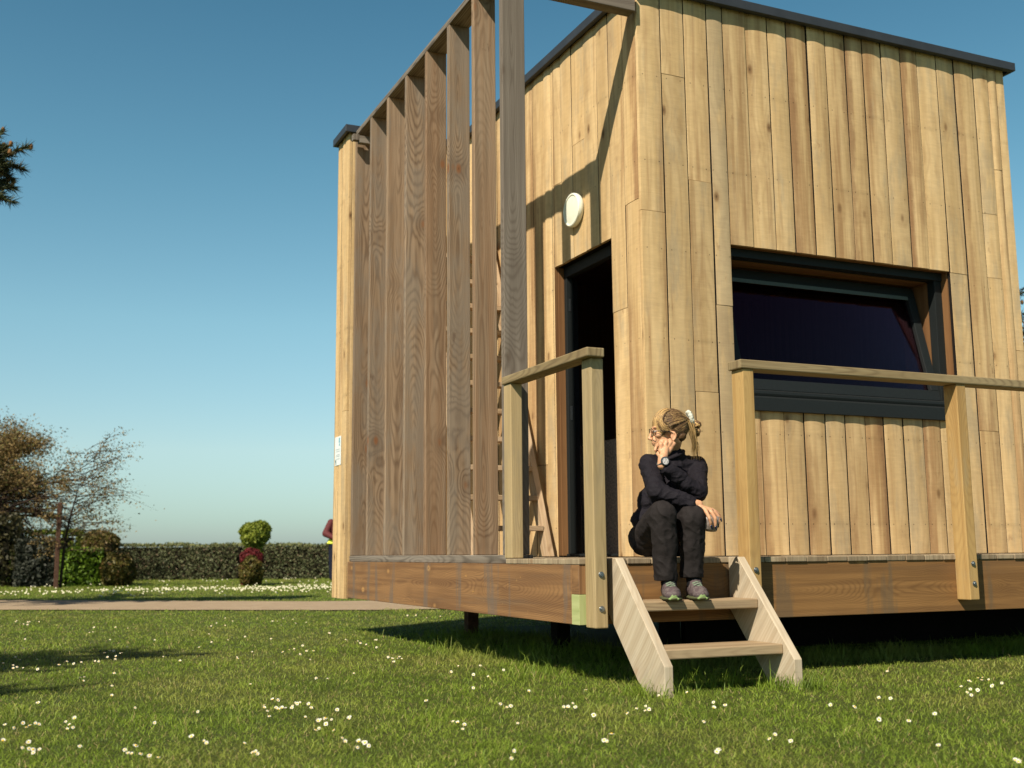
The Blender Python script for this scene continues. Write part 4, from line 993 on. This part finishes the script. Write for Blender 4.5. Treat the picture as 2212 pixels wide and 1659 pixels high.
L_DARK = leafmat('dark_shrub_leaf', (0.035, 0.034, 0.014), (0.080, 0.070, 0.026))
L_GREYD = leafmat('grey_dark_shrub_leaf', (0.028, 0.032, 0.022), (0.065, 0.068, 0.048))
L_BRIGHT = leafmat('bright_green_laurel_leaf', (0.06, 0.11, 0.008), (0.14, 0.22, 0.014))
L_BRN = leafmat('brown_green_shrub_leaf', (0.070, 0.062, 0.012), (0.15, 0.125, 0.025), (0.17, 0.09, 0.035))
L_YEL = leafmat('yellow_green_leaf', (0.12, 0.16, 0.015), (0.27, 0.30, 0.04))
L_RED = leafmat('crimson_leaf', (0.10, 0.016, 0.018), (0.21, 0.032, 0.032))
L_RUST = leafmat('rust_brown_tree_leaf', (0.15, 0.10, 0.035), (0.28, 0.19, 0.075), (0.13, 0.14, 0.035))
def az(px, D):  # point on the lawn seen at a bearing
    a = math.radians(px); return (CAM.x + D * math.sin(a), CAM.y + D * math.cos(a))
# long clipped hedge
h0 = (-9.0, 32.0); segs = [((-10.5, 33.6), (2.45, 25.3)), ((2.50, 25.2), (9.5, 21.5))]
hi = 0
for (a, b), lab in zip(segs, ('long clipped grey green hedge along the left of the lawn', 'clipped hedge with brownish tint right of the red leaved shrub')):
    Lh = math.dist(a, b); dirv = ((b[0] - a[0]) / Lh, (b[1] - a[1]) / Lh); n = int(5600 * Lh / 3)
    t = RNG.uniform(0, Lh, n); face = RNG.random(n)
    hgt = 0.93
    back = RNG.random(n) < .3; hv = hgt + .05 * vnoise(t, t * 0 + hi, .8, 41) - .02; z = np.where(face < .72, RNG.uniform(0.0, 1, n) * hv, hv - .01); off = np.where(face < .72, np.where(back, .5, -.5), RNG.uniform(-.5, .5, n))
    lump = np.array([mnoise.noise((tt * 1.3, zz * 2.0, oo)) for tt, zz, oo in zip(t, z, off)])
    nx_, ny_ = -dirv[1], dirv[0]
    off2 = off * (1 + .28 * lump) * np.where(face < .72, np.clip(1.02 - .25 * (z / hgt) ** 4, 0, 2), 0.85); zz = z + np.where(face >= .72, .06 * lump, 0) + RNG.normal(0, .02, n)
    P = np.stack([a[0] + dirv[0] * t + nx_ * off2, a[1] + dirv[1] * t + ny_ * off2, GZ + np.clip(zz, 0, 2)], axis=1)
    V, F = leaves(P, .034, None)
    root = empty('hedge', ((a[0] + b[0]) / 2, (a[1] + b[1]) / 2, GZ), lab, 'hedge', 'clipped hedges at the end of the lawn')
    mi = (face >= .72).astype(np.int32)
    np_mesh('foliage', V, F, 4, RNG.random(n), [L_OLIVE, L_TOP], root, mi)
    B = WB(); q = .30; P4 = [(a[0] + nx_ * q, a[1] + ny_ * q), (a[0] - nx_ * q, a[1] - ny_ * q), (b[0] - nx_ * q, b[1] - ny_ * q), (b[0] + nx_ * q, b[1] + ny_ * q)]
    B.prism(P4, 2, GZ - .005, GZ + .87); B.build('dark_core', DARKCORE, root)  # solid dark core added within the hedge, not modelled twigs
x, y = az(-0.3, 27.4)
bush('shrub', [('b', (x - .35, y, .80), (.75, .6, .78)), ('e', (x - .2, y, 1.1), (.65, .5, .42))], .05, L_DARK, 'tall dark brown green clipped shrub at the far left of the lawn', 'shrub', 4200, 'shrubs at the left of the lawn')
x, y = az(1.55, 26.8)
bush('shrub', [('e', (x, y, .55), (.55, .5, .55)), ('b', (x - .1, y, .55), (.40, .4, .50))], .045, L_GREYD, 'low dark grey green shrub beside the thin staked tree', 'shrub', 3600, 'shrubs at the left of the lawn')
x, y = az(1.7, 30.5)
bush('shrub', [('b', (x, y, .70), (.85, .5, .62))], .05, L_YEL, 'yellow green shrub top showing behind the dark grey shrub', 'shrub', 3600, 'shrubs at the left of the lawn')
x, y = az(3.25, 26.6)
bush('hedge', [('b', (x, y, .42), (.42, .35, .42))], .045, L_BRIGHT, 'bright fresh green hedge block right of the thin staked tree', 'hedge', 4200)
x, y = az(4.05, 27.0)
bush('shrub', [('e', (x, y, .95), (.36, .32, .32)), ('e', (x - .02, y, .45), (.46, .4, .48)), ('e', (x + .12, y, 1.0), (.30, .28, .22))], .045, L_BRN, 'rounded brown green shrub standing taller than its neighbours', 'shrub', 2800, 'shrubs at the left of the lawn')
x, y = az(4.95, 26.2)
bush('shrub', [('e', (x, y, .36), (.36, .32, .40))], .04, L_BRN, 'small round olive shrub at the right end of the shrub group', 'shrub', 3400, 'shrubs at the left of the lawn')
x, y = az(11.12, 24.6)
root = bush('shrub', [('e', (x, y, .33), (.25, .25, .33))], .035, L_BRN, 'small olive brown bush at the foot of the crimson shrub', 'shrub', 2400, 'clipped bush group before the hedge')
x, y = az(11.12, 24.95)
bush('shrub', [('e', (x, y, .64), (.24, .22, .19)), ('b', (x, y, .3), (.16, .16, .3))], .035, L_RED, 'crimson leaved shrub under the yellow green shrub', 'shrub', 2400, 'clipped bush group before the hedge')
x, y = az(11.25, 25.6)
bush('shrub', [('e', (x, y, 1.10), (.30, .30, .26)), ('e', (x - .12, y, 1.22), (.20, .2, .15)), ('e', (x + .12, y, 1.26), (.22, .2, .16)), ('b', (x, y, .45), (.14, .14, .5))], .05, L_YEL, 'glossy yellow green shrub rising above the crimson one', 'shrub', 1900, 'clipped bush group before the hedge')

# trees
BARK = plain('dark_bark', (0.045, 0.030, 0.022), 0.9, 0.1, 0, 30, 0.35); BARKR = plain('reddish_stake_wood', (0.085, 0.045, 0.03), 0.85, 0.1, 0, 30, 0.2)
def grow(rn, p, d, L, r, depth, paths, tips, droop=0.0, spread=0.75, kids=3):
    pts = [p]; rs = [r]; n = 5; q = np.array(p, float); dd = np.array(d, float)
    for i in range(n):
        dd = dd + np.array([rn.gauss(0, .16), rn.gauss(0, .16), rn.gauss(0, .12) - droop * .12]); dd /= np.linalg.norm(dd)
        q = q + dd * L / n; pts.append(tuple(q)); rs.append(r * (1 - .55 * (i + 1) / n))
        if depth > 0 and i >= 1:
            for _ in range(1 if rn.random() < .75 else 2):
                nd = dd + np.array([rn.gauss(0, spread), rn.gauss(0, spread), rn.gauss(0, spread * .7)]); nd /= np.linalg.norm(nd)
                grow(rn, tuple(q), nd, L * rn.uniform(.5, .75), rs[-1] * .65, depth - 1, paths, tips, droop, spread, kids)
        if depth <= 1: tips.append((tuple(q), depth))
    paths.append((pts, rs))
rn = random.Random(21)
x, y = az(-5.2, 31)
root = empty('spreading_tree', (x, y, GZ), 'wide spreading tree with rust brown young leaves at the left edge', 'tree')
paths = [([(x, y, GZ - .05), (x + .1, y, 1.0), (x, y, 1.7)], [.26, .21, .19])]; tips = []
for d in ((1, -.3, .35), (.9, .2, .75), (.5, 0, 1.2), (.1, -.3, 1.2), (-.7, .1, .8), (1, -.1, .10), (.6, .6, .5), (1.0, -.45, .55), (.8, .3, .22)):
    dn = np.array(d); dn = dn / np.linalg.norm(dn)
    grow(rn, (x, y, 1.5), dn, 2.35 + (.35 if d[0] > .9 else 0), .12, 3, paths, tips, .25, .62)
SX_, SZ_ = 1.08, .90
sc_ = lambda p: (x + (p[0] - x) * SX_, p[1], GZ + (p[2] - GZ) * SZ_)
paths = [([sc_(p) for p in a_], b_) for a_, b_ in paths]; tips = [(sc_(t_[0]), t_[1]) for t_ in tips]
tube_mesh('trunk', paths, BARK, root, 5)
TP = np.array([t[0] for t in tips]); 
edge = np.array([(0.8 if (p[0] - x) < 3.6 else .2) if p[2] > 2.3 else 0.05 for p in TP])
reps = 34; P = np.repeat(TP, reps, axis=0) + RNG.normal(0, .13, (len(TP) * reps, 3)); keep = RNG.random(len(P)) < np.repeat(edge, reps); P = P[keep & (P[:, 2] > .8)]
print('tree leaves', len(P), 'tips', len(tips), 'top', TP[:, 2].max(), 'right', TP[:, 0].max())
V, F = leaves(P, .030, None); np_mesh('crown', V, F, 4, RNG.random(len(P)), L_RUST, root)
# staked sapling
x, y = az(2.33, 25.4)
root = empty('sapling', (x, y, GZ), 'thin staked young tree with sparse twigs beside the dark shrub', 'tree')
paths = [([(x + .04, y, GZ - .05), (x + .07, y, .9), (x + .12, y, 1.6), (x + .22, y, 2.3), (x + .33, y, 2.9), (x + .36, y, 3.15)], [.04, .036, .030, .020, .012, .006])]; tips = []
rn = random.Random(5)
for i in range(44):
    z = 1.1 + 1.9 * i / 26; px_ = x + .07 + .28 * max(0, (z - .9) / 2.2); sg = rn.choice([1, 1, 1, -1])
    d = np.array([sg * rn.uniform(.5, 1), rn.uniform(-.5, .5), rn.uniform(-.05, .7)]); d /= np.linalg.norm(d)
    grow(rn, (px_, y, z), d, rn.uniform(.45, 1.0) * (1.2 if sg > 0 else .7), .009, 1, paths, tips, 0, .5)
sz2 = lambda p: (x + (p[0] - x) * .8, p[1], GZ + (p[2] - GZ) * .68)
paths = [([sz2(p) for p in a_], b_) for a_, b_ in paths]; tips = [(sz2(t_[0]), t_[1]) for t_ in tips]
tube_mesh('trunk', paths, BARK, root, 4)
P = np.array([t[0] for t in tips]); P = np.repeat(P, 2, axis=0) + RNG.normal(0, .05, (len(P) * 2, 3)); V, F = leaves(P, .026, None); np_mesh('crown', V, F, 4, RNG.random(len(P)), L_RUST, root)
B = WB(); B.box(x - .10, x - .01, y - .14, y - .06, 0, 1.80); B.build('stake', BARKR, root, bevel=.01)

# pines (needle tufts on limbs)
def needle_mat():
    return leafmat('pine_needles', (0.024, 0.034, 0.012), (0.065, 0.075, 0.024), (0.075, 0.060, 0.02), 0.1)
NEED = needle_mat(); CONE = plain('orange_pine_buds', (0.20, 0.10, 0.04), 0.8, 0.1, 0, 60, 0.3)
def pine(trunk, height, limbs, seed, label, tuft=0.15, ntuft=26):
    rn = random.Random(seed); x, y = trunk; root = empty('pine_tree', (x, y, GZ), label, 'tree', None)
    paths = [([(x, y, GZ - .1), (x + .1, y, height * .35), (x - .05, y + .1, height * .7), (x, y, height)], [.24, .19, .12, .03])]; tips = []
    for (z0, tgt) in limbs:
        s = np.array([x, y, z0]); t = np.array(tgt); L = np.linalg.norm(t - s); pts = []
        for i in range(7):
            f = i / 6; p = s + (t - s) * f + np.array([0, 0, -.25 * math.sin(math.pi * f)]); p = p + (np.array([rn.gauss(0, .05) for _ in range(3)]) if 0 < i < 6 else 0); pts.append(tuple(p))
            if i >= 2:
                for _ in range(9):
                    d = np.array([rn.gauss(0, 1), rn.gauss(0, 1), rn.gauss(.25, .5)]); d /= np.linalg.norm(d)
                    q = p + d * rn.uniform(.25, .75) * (1 if i < 6 else .6); m = (p + q) / 2 + np.array([0, 0, -.04]); paths.append(([tuple(p), tuple(m), tuple(q)], [.018, .012, .006])); tips.append((q, d)); tips.append((m, d))
        paths.append((pts, [max(.012, .06 * (1 - i / 6.5)) for i in range(7)])); tips.append((t, (t - s) / L))
    tube_mesh('trunk', paths, BARK, root, 5)
    n = len(tips); P = np.repeat(np.array([t[0] for t in tips]), ntuft, axis=0); D = np.repeat(np.array([t[1] for t in tips]), ntuft, axis=0)
    k = len(P); d = D * .8 + RNG.normal(0, .62, (k, 3)); d /= np.linalg.norm(d, axis=1)[:, None]; P = P - D * RNG.uniform(0, .16, (k, 1)); sd = np.cross(d, RNG.normal(size=(k, 3))); sd /= np.linalg.norm(sd, axis=1)[:, None]
    L = tuft * RNG.uniform(.6, 1.1, (k, 1)); V = np.stack([P - sd * .008, P + sd * .008, P + d * L], axis=1).reshape(-1, 3)
    np_mesh('crown', V, np.arange(k * 3), 3, RNG.random(k), NEED, root)
    bm = bmesh.new()
    for q, dd in tips[::2]:
        if rn.random() < .75:
            r_ = bmesh.ops.create_icosphere(bm, subdivisions=1, radius=.028)['verts']; off = Vector(tuple(q + dd * .05))
            for v in r_: v.co = Vector((v.co.x, v.co.y, v.co.z * 1.6)) + off
    me = bpy.data.meshes.new('buds'); bm.to_mesh(me); bm.free(); me.materials.append(CONE); link('buds', me, root)['kind'] = 'stuff'
    return root
limbs = [(4.6, (-3.86, 8.2, 5.35)), (4.4, (-4.05, 8.0, 4.85)), (4.9, (-4.0, 8.5, 5.5)), (4.5, (-3.95, 8.3, 5.1)), (4.6, (-4.0, 8.4, 5.0)), (4.5, (-4.2, 8.1, 5.2)), (4.3, (-4.2, 8.2, 4.7)), (4.4, (-4.3, 8.4, 5.35))]
for i in range(5):
    a = i * 2.4; limbs.append((4.6 + .5 * i, (-7.0 + 1.4 * math.cos(a) - .3, 9.6 + 2.0 * math.sin(a), 4.4 + .42 * i)))
pine((-6.6, 9.6), 8.0, limbs, 4, 'pine tree reaching in from the upper left edge with orange buds', ntuft=75)
limbs = []
for i in range(22):
    a = i * 2.4; r_ = 2.6 * (1 - .5 * i / 22); limbs.append((1.3 + .11 * i, (12.1 + r_ * math.cos(a), 8.3 + r_ * math.sin(a), 1.7 + .15 * i)))
pine((12.1, 8.3), 5.0, limbs, 9, 'dark pine tree behind the right end of the cabin', ntuft=26)
limbs = [(4.6, (-7.3, -1.05, 5.0)), (4.3, (-7.6, -.85, 4.8)), (4.8, (-7.9, -1.2, 5.3)), (4.4, (-6.75, -.95, 4.85)), (4.2, (-7.4, -1.3, 4.6)), (4.9, (-7.0, -.7, 5.1)), (4.5, (-7.9, -.6, 5.0)), (3.6, (-7.9, -2.25, 4.4)), (3.9, (-7.6, -2.5, 4.5)), (3.8, (-7.2, -2.3, 4.4))]
pine((-10.0, -1.2), 7.0, limbs, 14, 'pine tree standing left of the view and shading the lawn edge', ntuft=70)

# ------------------------------------------------------------------ lawn
def pathmask(X, Y):
    lo = np.interp(X, [p[0] for p in PATH], [p[2] for p in PATH]); hi = np.interp(X, [p[0] for p in PATH], [p[1] for p in PATH])
    return (Y > lo - .02) & (Y < hi + .02)
def grass_mat():
    N = NT('grass_blades'); a = N.attr('bid'); geo = N.n('ShaderNodeNewGeometry').outputs['Position']
    big = N.noise(geo, 0.9, 3, 0.6); mid = N.noise(geo, 6, 3, 0.6)
    col = N.mix(a, (0.155, 0.245, 0.020), (0.36, 0.45, 0.060))
    col = N.mix(N.smooth(N.noise(geo, 2.3, 4, 0.65), 0.42, 0.68, 0, .6), col, (0.085, 0.135, 0.014))
    col = N.mix(N.smooth(big, 0.42, 0.66, 0, .6), col, (0.36, 0.345, 0.085)); col = N.mix(N.smooth(mid, 0.45, 0.7, 0, .5), col, (0.095, 0.155, 0.020))
    col = N.mix(N.smooth(a, 0.90, 0.93), col, (0.42, 0.33, 0.14))
    b = N.n('ShaderNodeBsdfPrincipled'); N.put(b.inputs['Base Color'], col); b.inputs['Roughness'].default_value = .5; b.inputs['Specular IOR Level'].default_value = 0.25
    t = N.n('ShaderNodeBsdfTranslucent'); N.put(t.inputs[0], col); m = N.n('ShaderNodeMixShader'); m.inputs[0].default_value = .35
    N.t.links.new(b.outputs[0], m.inputs[1]); N.t.links.new(t.outputs[0], m.inputs[2]); N.t.links.new(m.outputs[0], N.out.inputs[0]); return N.m
def blades(X, Y, Lb, Wd, lean, seed):
    n = len(X); r = np.random.default_rng(seed); a = r.uniform(0, 2 * np.pi, n); b = r.uniform(0, 2 * np.pi, n)
    dx, dy = np.cos(a), np.sin(a); sx, sy = np.cos(b), np.sin(b); ln = lean * r.uniform(.3, 1.3, n); base = np.stack([X, Y, np.full(n, GZ - .004)], 1)
    w_ = (Wd * r.uniform(.7, 1.3, n))[:, None]; S = np.stack([sx, sy, np.zeros(n)], 1) * w_ / 2; D = np.stack([dx, dy, np.zeros(n)], 1)
    up_ = np.array([0, 0, 1.0]); L1 = Lb[:, None]; m = base + up_ * L1 * .55 * (1 - .12 * ln[:, None]) + D * L1 * ln[:, None] * .28
    t = base + up_ * L1 * (1 - .42 * ln[:, None] ** 1.3).clip(.18, 1) + D * L1 * ln[:, None] * .8
    V = np.stack([base - S, base + S, m + S * .85, m - S * .85, t], 1).reshape(-1, 3)
    i0 = np.arange(n) * 5; F = np.stack([i0, i0 + 1, i0 + 2, i0 + 3, i0 + 3, i0 + 2, i0 + 4], 1).ravel(); tot = np.tile([4, 3], n)
    return V, F, tot
NB_ = 460000
u = RNG.random(NB_); pw = 0.24; d0, d1 = 3.0, 34.0
dist = (d0 ** pw + u * (d1 ** pw - d0 ** pw)) ** (1 / pw); ang_ = yaw + RNG.uniform(-.62, .62, NB_)
X = CAM.x + dist * np.sin(ang_); Y = CAM.y + dist * np.cos(ang_)
ok = ~pathmask(X, Y); ok &= ~((X > .3) & (X < 3.2) & (Y > 0.6) & (Y < 3.3))
X, Y, dist = X[ok], Y[ok], dist[ok]
cl = vnoise(X, Y, 2.2, 3) * .5 + vnoise(X, Y, 9, 4) * .5
near_edge = np.clip(1 - np.abs(Y + .40 + .0 * X) / .35, 0, 1) * (X > -1.2) + np.clip(1 - np.hypot(X + .79, Y + 1.35) / .22, 0, 1) + np.clip(1 - np.hypot(X + .09, Y + 1.38) / .22, 0, 1) + .6 * np.clip(1 - np.hypot(X + .7, (Y - .6) * .6) / .8, 0, 1)
Lb = (0.014 + 0.020 * cl + 0.012 * RNG.random(len(X))) * (1 + 2.2 * near_edge * RNG.random(len(X)) ** 1.5) * np.where(RNG.random(len(X)) < .02, 1.5, 1)
cl2 = vnoise(X, Y, 3.3, 33); cl3 = vnoise(X, Y, 11, 34); Lb = Lb * (1 + 1.0 * np.clip(cl2 * cl3 - .38, 0, 1) * 3)
Wd = 0.0021 * np.maximum(1, dist / 4.5) ** 0.9
V, F, tot = blades(X, Y, Lb * np.maximum(1, (dist / 14) ** .35), Wd, 1.7, 8)
bid = np.repeat(RNG.random(len(X)), 2)
# longer tufts where the mower cannot reach
tx = np.concatenate([RNG.uniform(-.2, 3.6, 5200), RNG.normal(-.79, .07, 420), RNG.normal(-.09, .07, 420), RNG.normal(-.45, .25, 500), RNG.uniform(-.9, .25, 2400), RNG.normal(-.1, .3, 1500)])
ty = np.concatenate([-.42 + RNG.normal(0, .10, 5200), RNG.normal(-1.36, .09, 420), RNG.normal(-1.40, .09, 420), RNG.normal(-1.10, .15, 500), RNG.uniform(.0, 1.6, 2400), RNG.normal(2.3, .35, 1500)])
tcl = vnoise(tx, ty, 7, 12); tl = (.045 + .085 * RNG.random(len(tx)) ** 2) * (.45 + 1.0 * tcl)
V2, F2, tot2 = blades(tx, ty, tl, np.full(len(tx), .0032), .95, 18)
F2 = F2 + len(V); V = np.concatenate([V, V2]); F = np.concatenate([F, F2]); tot = np.concatenate([tot, tot2]); bid = np.concatenate([bid, np.repeat(RNG.random(len(tx)) * .6, 2)])
gr = np_mesh('grass', V, F, tot, bid, grass_mat()); tag(gr, None, None, None, 'stuff')

# daisies
WHITE = plain('daisy_petal', (0.66, 0.64, 0.56), 0.6, 0.2, 0, 300, 0.04, 0); YC = plain('daisy_centre', (0.75, 0.45, 0.03), 0.7, 0.2, 0, 300, 0.1, 0); STEM = plain('daisy_stem', (0.08, 0.12, 0.03), 0.7, 0.2)
def daisy_mesh(nm, openness, npet, rn):
    bm = bmesh.new(); h = 0.0
    top = Vector((0, 0, h)); R0 = .0122
    def face(vs, mi):
        f = bm.faces.new([bm.verts.new(v) for v in vs]); f.material_index = mi
    for k in range(npet):
        a = 2 * math.pi * k / npet + rn.uniform(-.08, .08); r = R0 * rn.uniform(.85, 1.08); c, s = math.cos(a), math.sin(a); w_ = math.pi / npet * 1.12
        zt = (1 - openness) * r * 1.0
        def q(rr, aa, z): return Vector((rr * math.cos(a + aa), rr * math.sin(a + aa), z))
        face([q(.003, -w_, 0), q(r * .8, -w_ * .75, zt * .6), q(r, -w_ * .3, zt), q(r, w_ * .3, zt), q(r * .8, w_ * .75, zt * .6), q(.003, w_, 0)], 0)
    g_ = bmesh.ops.create_uvsphere(bm, u_segments=10, v_segments=6, radius=.0056)['verts']
    for v in g_: v.co.z = v.co.z * .55 + .001
    for f in bm.faces:
        if len(f.verts) <= 4 and f.material_index == 0 and all(v in g_ for v in f.verts): f.material_index = 1
    for k in range(3):
        a = 2 * math.pi * k / 3; b = 2 * math.pi * (k + 1) / 3; r = .0009
        face([Vector((r * math.cos(a), r * math.sin(a), 0)), Vector((r * math.cos(b), r * math.sin(b), 0)), Vector((r * math.cos(b) + .004, r * math.sin(b), -.05)), Vector((r * math.cos(a) + .004, r * math.sin(a), -.05))], 2)
    me = bpy.data.meshes.new(nm); bm.to_mesh(me); bm.free()
    for m in (WHITE, YC, STEM): me.materials.append(m)
    return me
drn = random.Random(2)
DM = [daisy_mesh('daisy', o, n, drn) for o, n in ((.95, 17), (.75, 15), (.45, 14), (1.05, 16))]
DAISY = [(-2.5,-1.14),(-2.42,-1.03),(-2.44,-1.02),(-2.47,-1.33),(-2.44,-1.26),(-2.48,-1.27),(-2.52,-1.3),(-2.52,-1.24),(-2.48,-1.31),(-2.56,-1.52),(-2.38,-1.63),(-2.38,-1.64),(-2.4,-1.64),(-2.32,-1.74),(-2.41,-1.76),(-2.31,-1.71),(-2.49,-1.93),(-2.45,-1.62),(-2.43,-1.94),(-2.37,-1.39),(-2.36,-1.65),(-2.43,-1.73),(-2.4,-1.73),(-2.45,-1.82),(-2.34,-1.23),(-2.41,-1.25),(-2.35,-1.12),(-2.42,-1.28),(-2.38,-1.17),(-2.38,-1.2),(-3.38,-1.72),(-3.35,-1.84),(-3.4,-1.85),(-3.38,-1.82),(-3.37,-1.93),(-3.37,-1.89),(-3.35,-1.28),(-3.42,-1.32),(-3.45,-1.26),(-3.37,-1.36),(-3.39,-1.22),(-3.34,-1.35),(-3.38,-1.33),(-3.25,-1.32),(-3.25,-1.44),(-3.24,-1.37),(-3.23,-1.41),(-2.76,-2.27),(-2.75,-2.04),(-2.77,-2.27),(-2.75,-2.25),(-3.1,-2.11),(-3.11,-2.0),(-3.11,-2.1),(-3.03,-2.17),(-3.05,-2.12),(-3.07,-2.07),(-3.07,-1.93),(-2.89,-1.87),(-2.87,-2.0),(-2.87,-2.05),(-1.47,-1.8),(-1.41,-1.75),(-1.41,-1.73),(-1.45,-1.73),(-1.44,-1.74),(-1.44,-1.75),(-1.32,-2.0),(-1.2,-1.96),(-1.25,-1.95),(-1.23,-1.98),(-1.18,-1.9),(-1.0,-2.1),(-0.86,-1.97),(-0.9,-1.95),(-0.99,-2.09),(0.32,-2.12),(0.64,-1.84),(0.18,-2.22),(0.54,-1.87),(0.49,-2.04),(0.29,-2.15),(0.34,-2.01),(0.58,-1.82),(0.29,-2.11),(0.67,-1.79),(0.24,-2.14),(0.62,-1.9),(0.58,-2.01),(-0.79,-1.59),(0.52,-1.36),(-0.87,-3.1),(-1.52,-2.88),(-1.5,-2.86),(-0.83,-3.36),(-0.83,-3.35),(-0.83,-3.35),(-1.62,-2.42),(-1.9,1.2),(-1.88,0.6),(-1.68,1.6),(-1.78,1.41),(-1.68,1.31),(-1.81,1.12),(-1.73,1.29),(-1.82,1.37),(-1.4,0.66),(-1.47,0.34),(-1.37,0.54),(-1.44,0.46),(-1.4,0.41),(-2.21,1.0),(-2.21,1.02),(-1.24,1.77),(-1.26,2.07),(-1.1,1.89),(-1.06,1.98),(-1.25,1.6),(-1.22,1.9),(-3.18,1.0),(-3.41,1.12),(-3.36,1.03),(-3.29,0.91),(-3.39,1.08),(-3.46,1.25),(-3.41,0.98),(-3.06,1.1),(-2.98,1.2),(-2.87,1.2),(-3.12,1.32),(-2.96,1.19),(-3.13,1.2),(-2.96,1.19),(-3.1,1.08),(-2.81,1.59),(-2.89,1.71),(-2.82,1.92),(-2.79,1.68),(-2.89,1.49),(-3.24,5.88),(-3.27,5.27),(-3.17,5.5),(-3.36,5.95),(-3.35,6.13),(-3.26,5.78),(-1.54,4.87),(-1.72,4.66),(-1.75,4.06),(-1.75,4.49),(0.21,4.78),(0.17,4.13),(0.34,4.45),(0.37,4.01),(0.14,4.83),(0.19,4.42),(-1.28,4.02),(-1.01,4.23),(-1.05,4.97),(-1.26,4.04),(-1.03,4.66),(-1.23,4.6),(-1.18,4.63),(-1.12,4.18),(-1.68,-1.7),(-1.66,-1.69),(-1.66,-1.59),(-2.05,-2.59),(-2.09,-2.66),(-1.18,-2.79),(-1.21,-2.72),(-1.18,-2.71),(-1.72,-2.57),(-1.72,-2.55),(-0.65,-2.6),(-0.58,-2.67),(-2.46,-2.19),(-2.45,-2.12),(-2.41,-2.17),(-2.41,-2.23),(-2.44,-2.26),(-2.41,-2.24),(-2.4,-2.23),(-2.41,-2.28),(-2.03,-2.12),(-2.0,-1.95),(-2.0,-2.06),(-3.11,0.07),(-3.11,0.29)]
for _ in range(150):
    a_ = yaw + drn.uniform(-.42, .42); d_ = drn.uniform(3.9, 11.5); x_, y_ = CAM.x + d_ * math.sin(a_), CAM.y + d_ * math.cos(a_)
    if not (-1.1 < x_ < 4 and y_ > -1.55) and not bool(pathmask(np.array([x_]), np.array([y_]))[0]): DAISY.append((x_, y_))
def dlabel(x, y):
    if y > 4: return 'tiny white daisy in the lawn just before the gravel path'
    if x > .25: return 'white daisy in the lawn right of the wooden steps'
    if x < -2.4 and y > .3: return 'white daisy in the shaded grass at the left edge'
    if y > .6: return 'white daisy in the lawn left of the cabin corner'
    if x > -1.1: return 'white daisy in the grass right at the foot of the steps'
    if x > -1.75: return 'white daisy in the near grass left of the steps'
    if y > -.75: return 'white daisy in the dense drift left of the steps'
    if x > -2.75: return 'white daisy in the foreground grass between the drifts'
    return 'white daisy in the lower left corner of the lawn'
for i, (x, y) in enumerate(DAISY):
    o = bpy.data.objects.new('daisy', DM[drn.choice([0, 0, 1, 1, 2, 2, 3])]); COL.objects.link(o)
    o.location = (x, y, GZ + drn.uniform(.036, .050)); s = drn.uniform(.42, .76); o.scale = (s, s, s)
    nrm = Vector((CAM.x - x, CAM.y - y, 0)).normalized() * drn.uniform(.35, 1.1) + Vector((drn.gauss(0, .3), drn.gauss(0, .3), 1))
    o.rotation_euler = nrm.to_track_quat('Z', 'Y').to_euler()
    tag(o, dlabel(x, y), 'daisy', 'daisies in the lawn')
# the far drift of daisies, past counting
n = 620; X = np.concatenate([RNG.normal(-1.0, 1.6, n // 3), RNG.normal(1.5, .8, n // 3), RNG.uniform(-5, 6, n - 2 * (n // 3))]); Y = np.concatenate([RNG.normal(14.9, .6, n // 3), RNG.normal(14.4, 1.2, n // 3), RNG.uniform(10.8, 23, n - 2 * (n // 3))])
ok = ~pathmask(X, Y) & (Y > np.interp(X, [p[0] for p in PATH], [p[1] for p in PATH]) + .3); X, Y = X[ok], Y[ok]; n = len(X)
P = np.stack([X, Y, np.full(n, GZ + .062)], 1); k = 6; an = np.linspace(0, 2 * np.pi, k, endpoint=False); r = .014
V = P[:, None, :] + np.stack([np.cos(an) * r, np.sin(an) * r * .8, np.sin(an) * r * .7], 1)[None]
fd = np_mesh('daisies', V.reshape(-1, 3), np.arange(n * k), k, RNG.random(n), plain('far_daisy_cream', (0.62, 0.58, 0.40), 0.7, 0.1)); tag(fd, None, None, None, 'stuff')
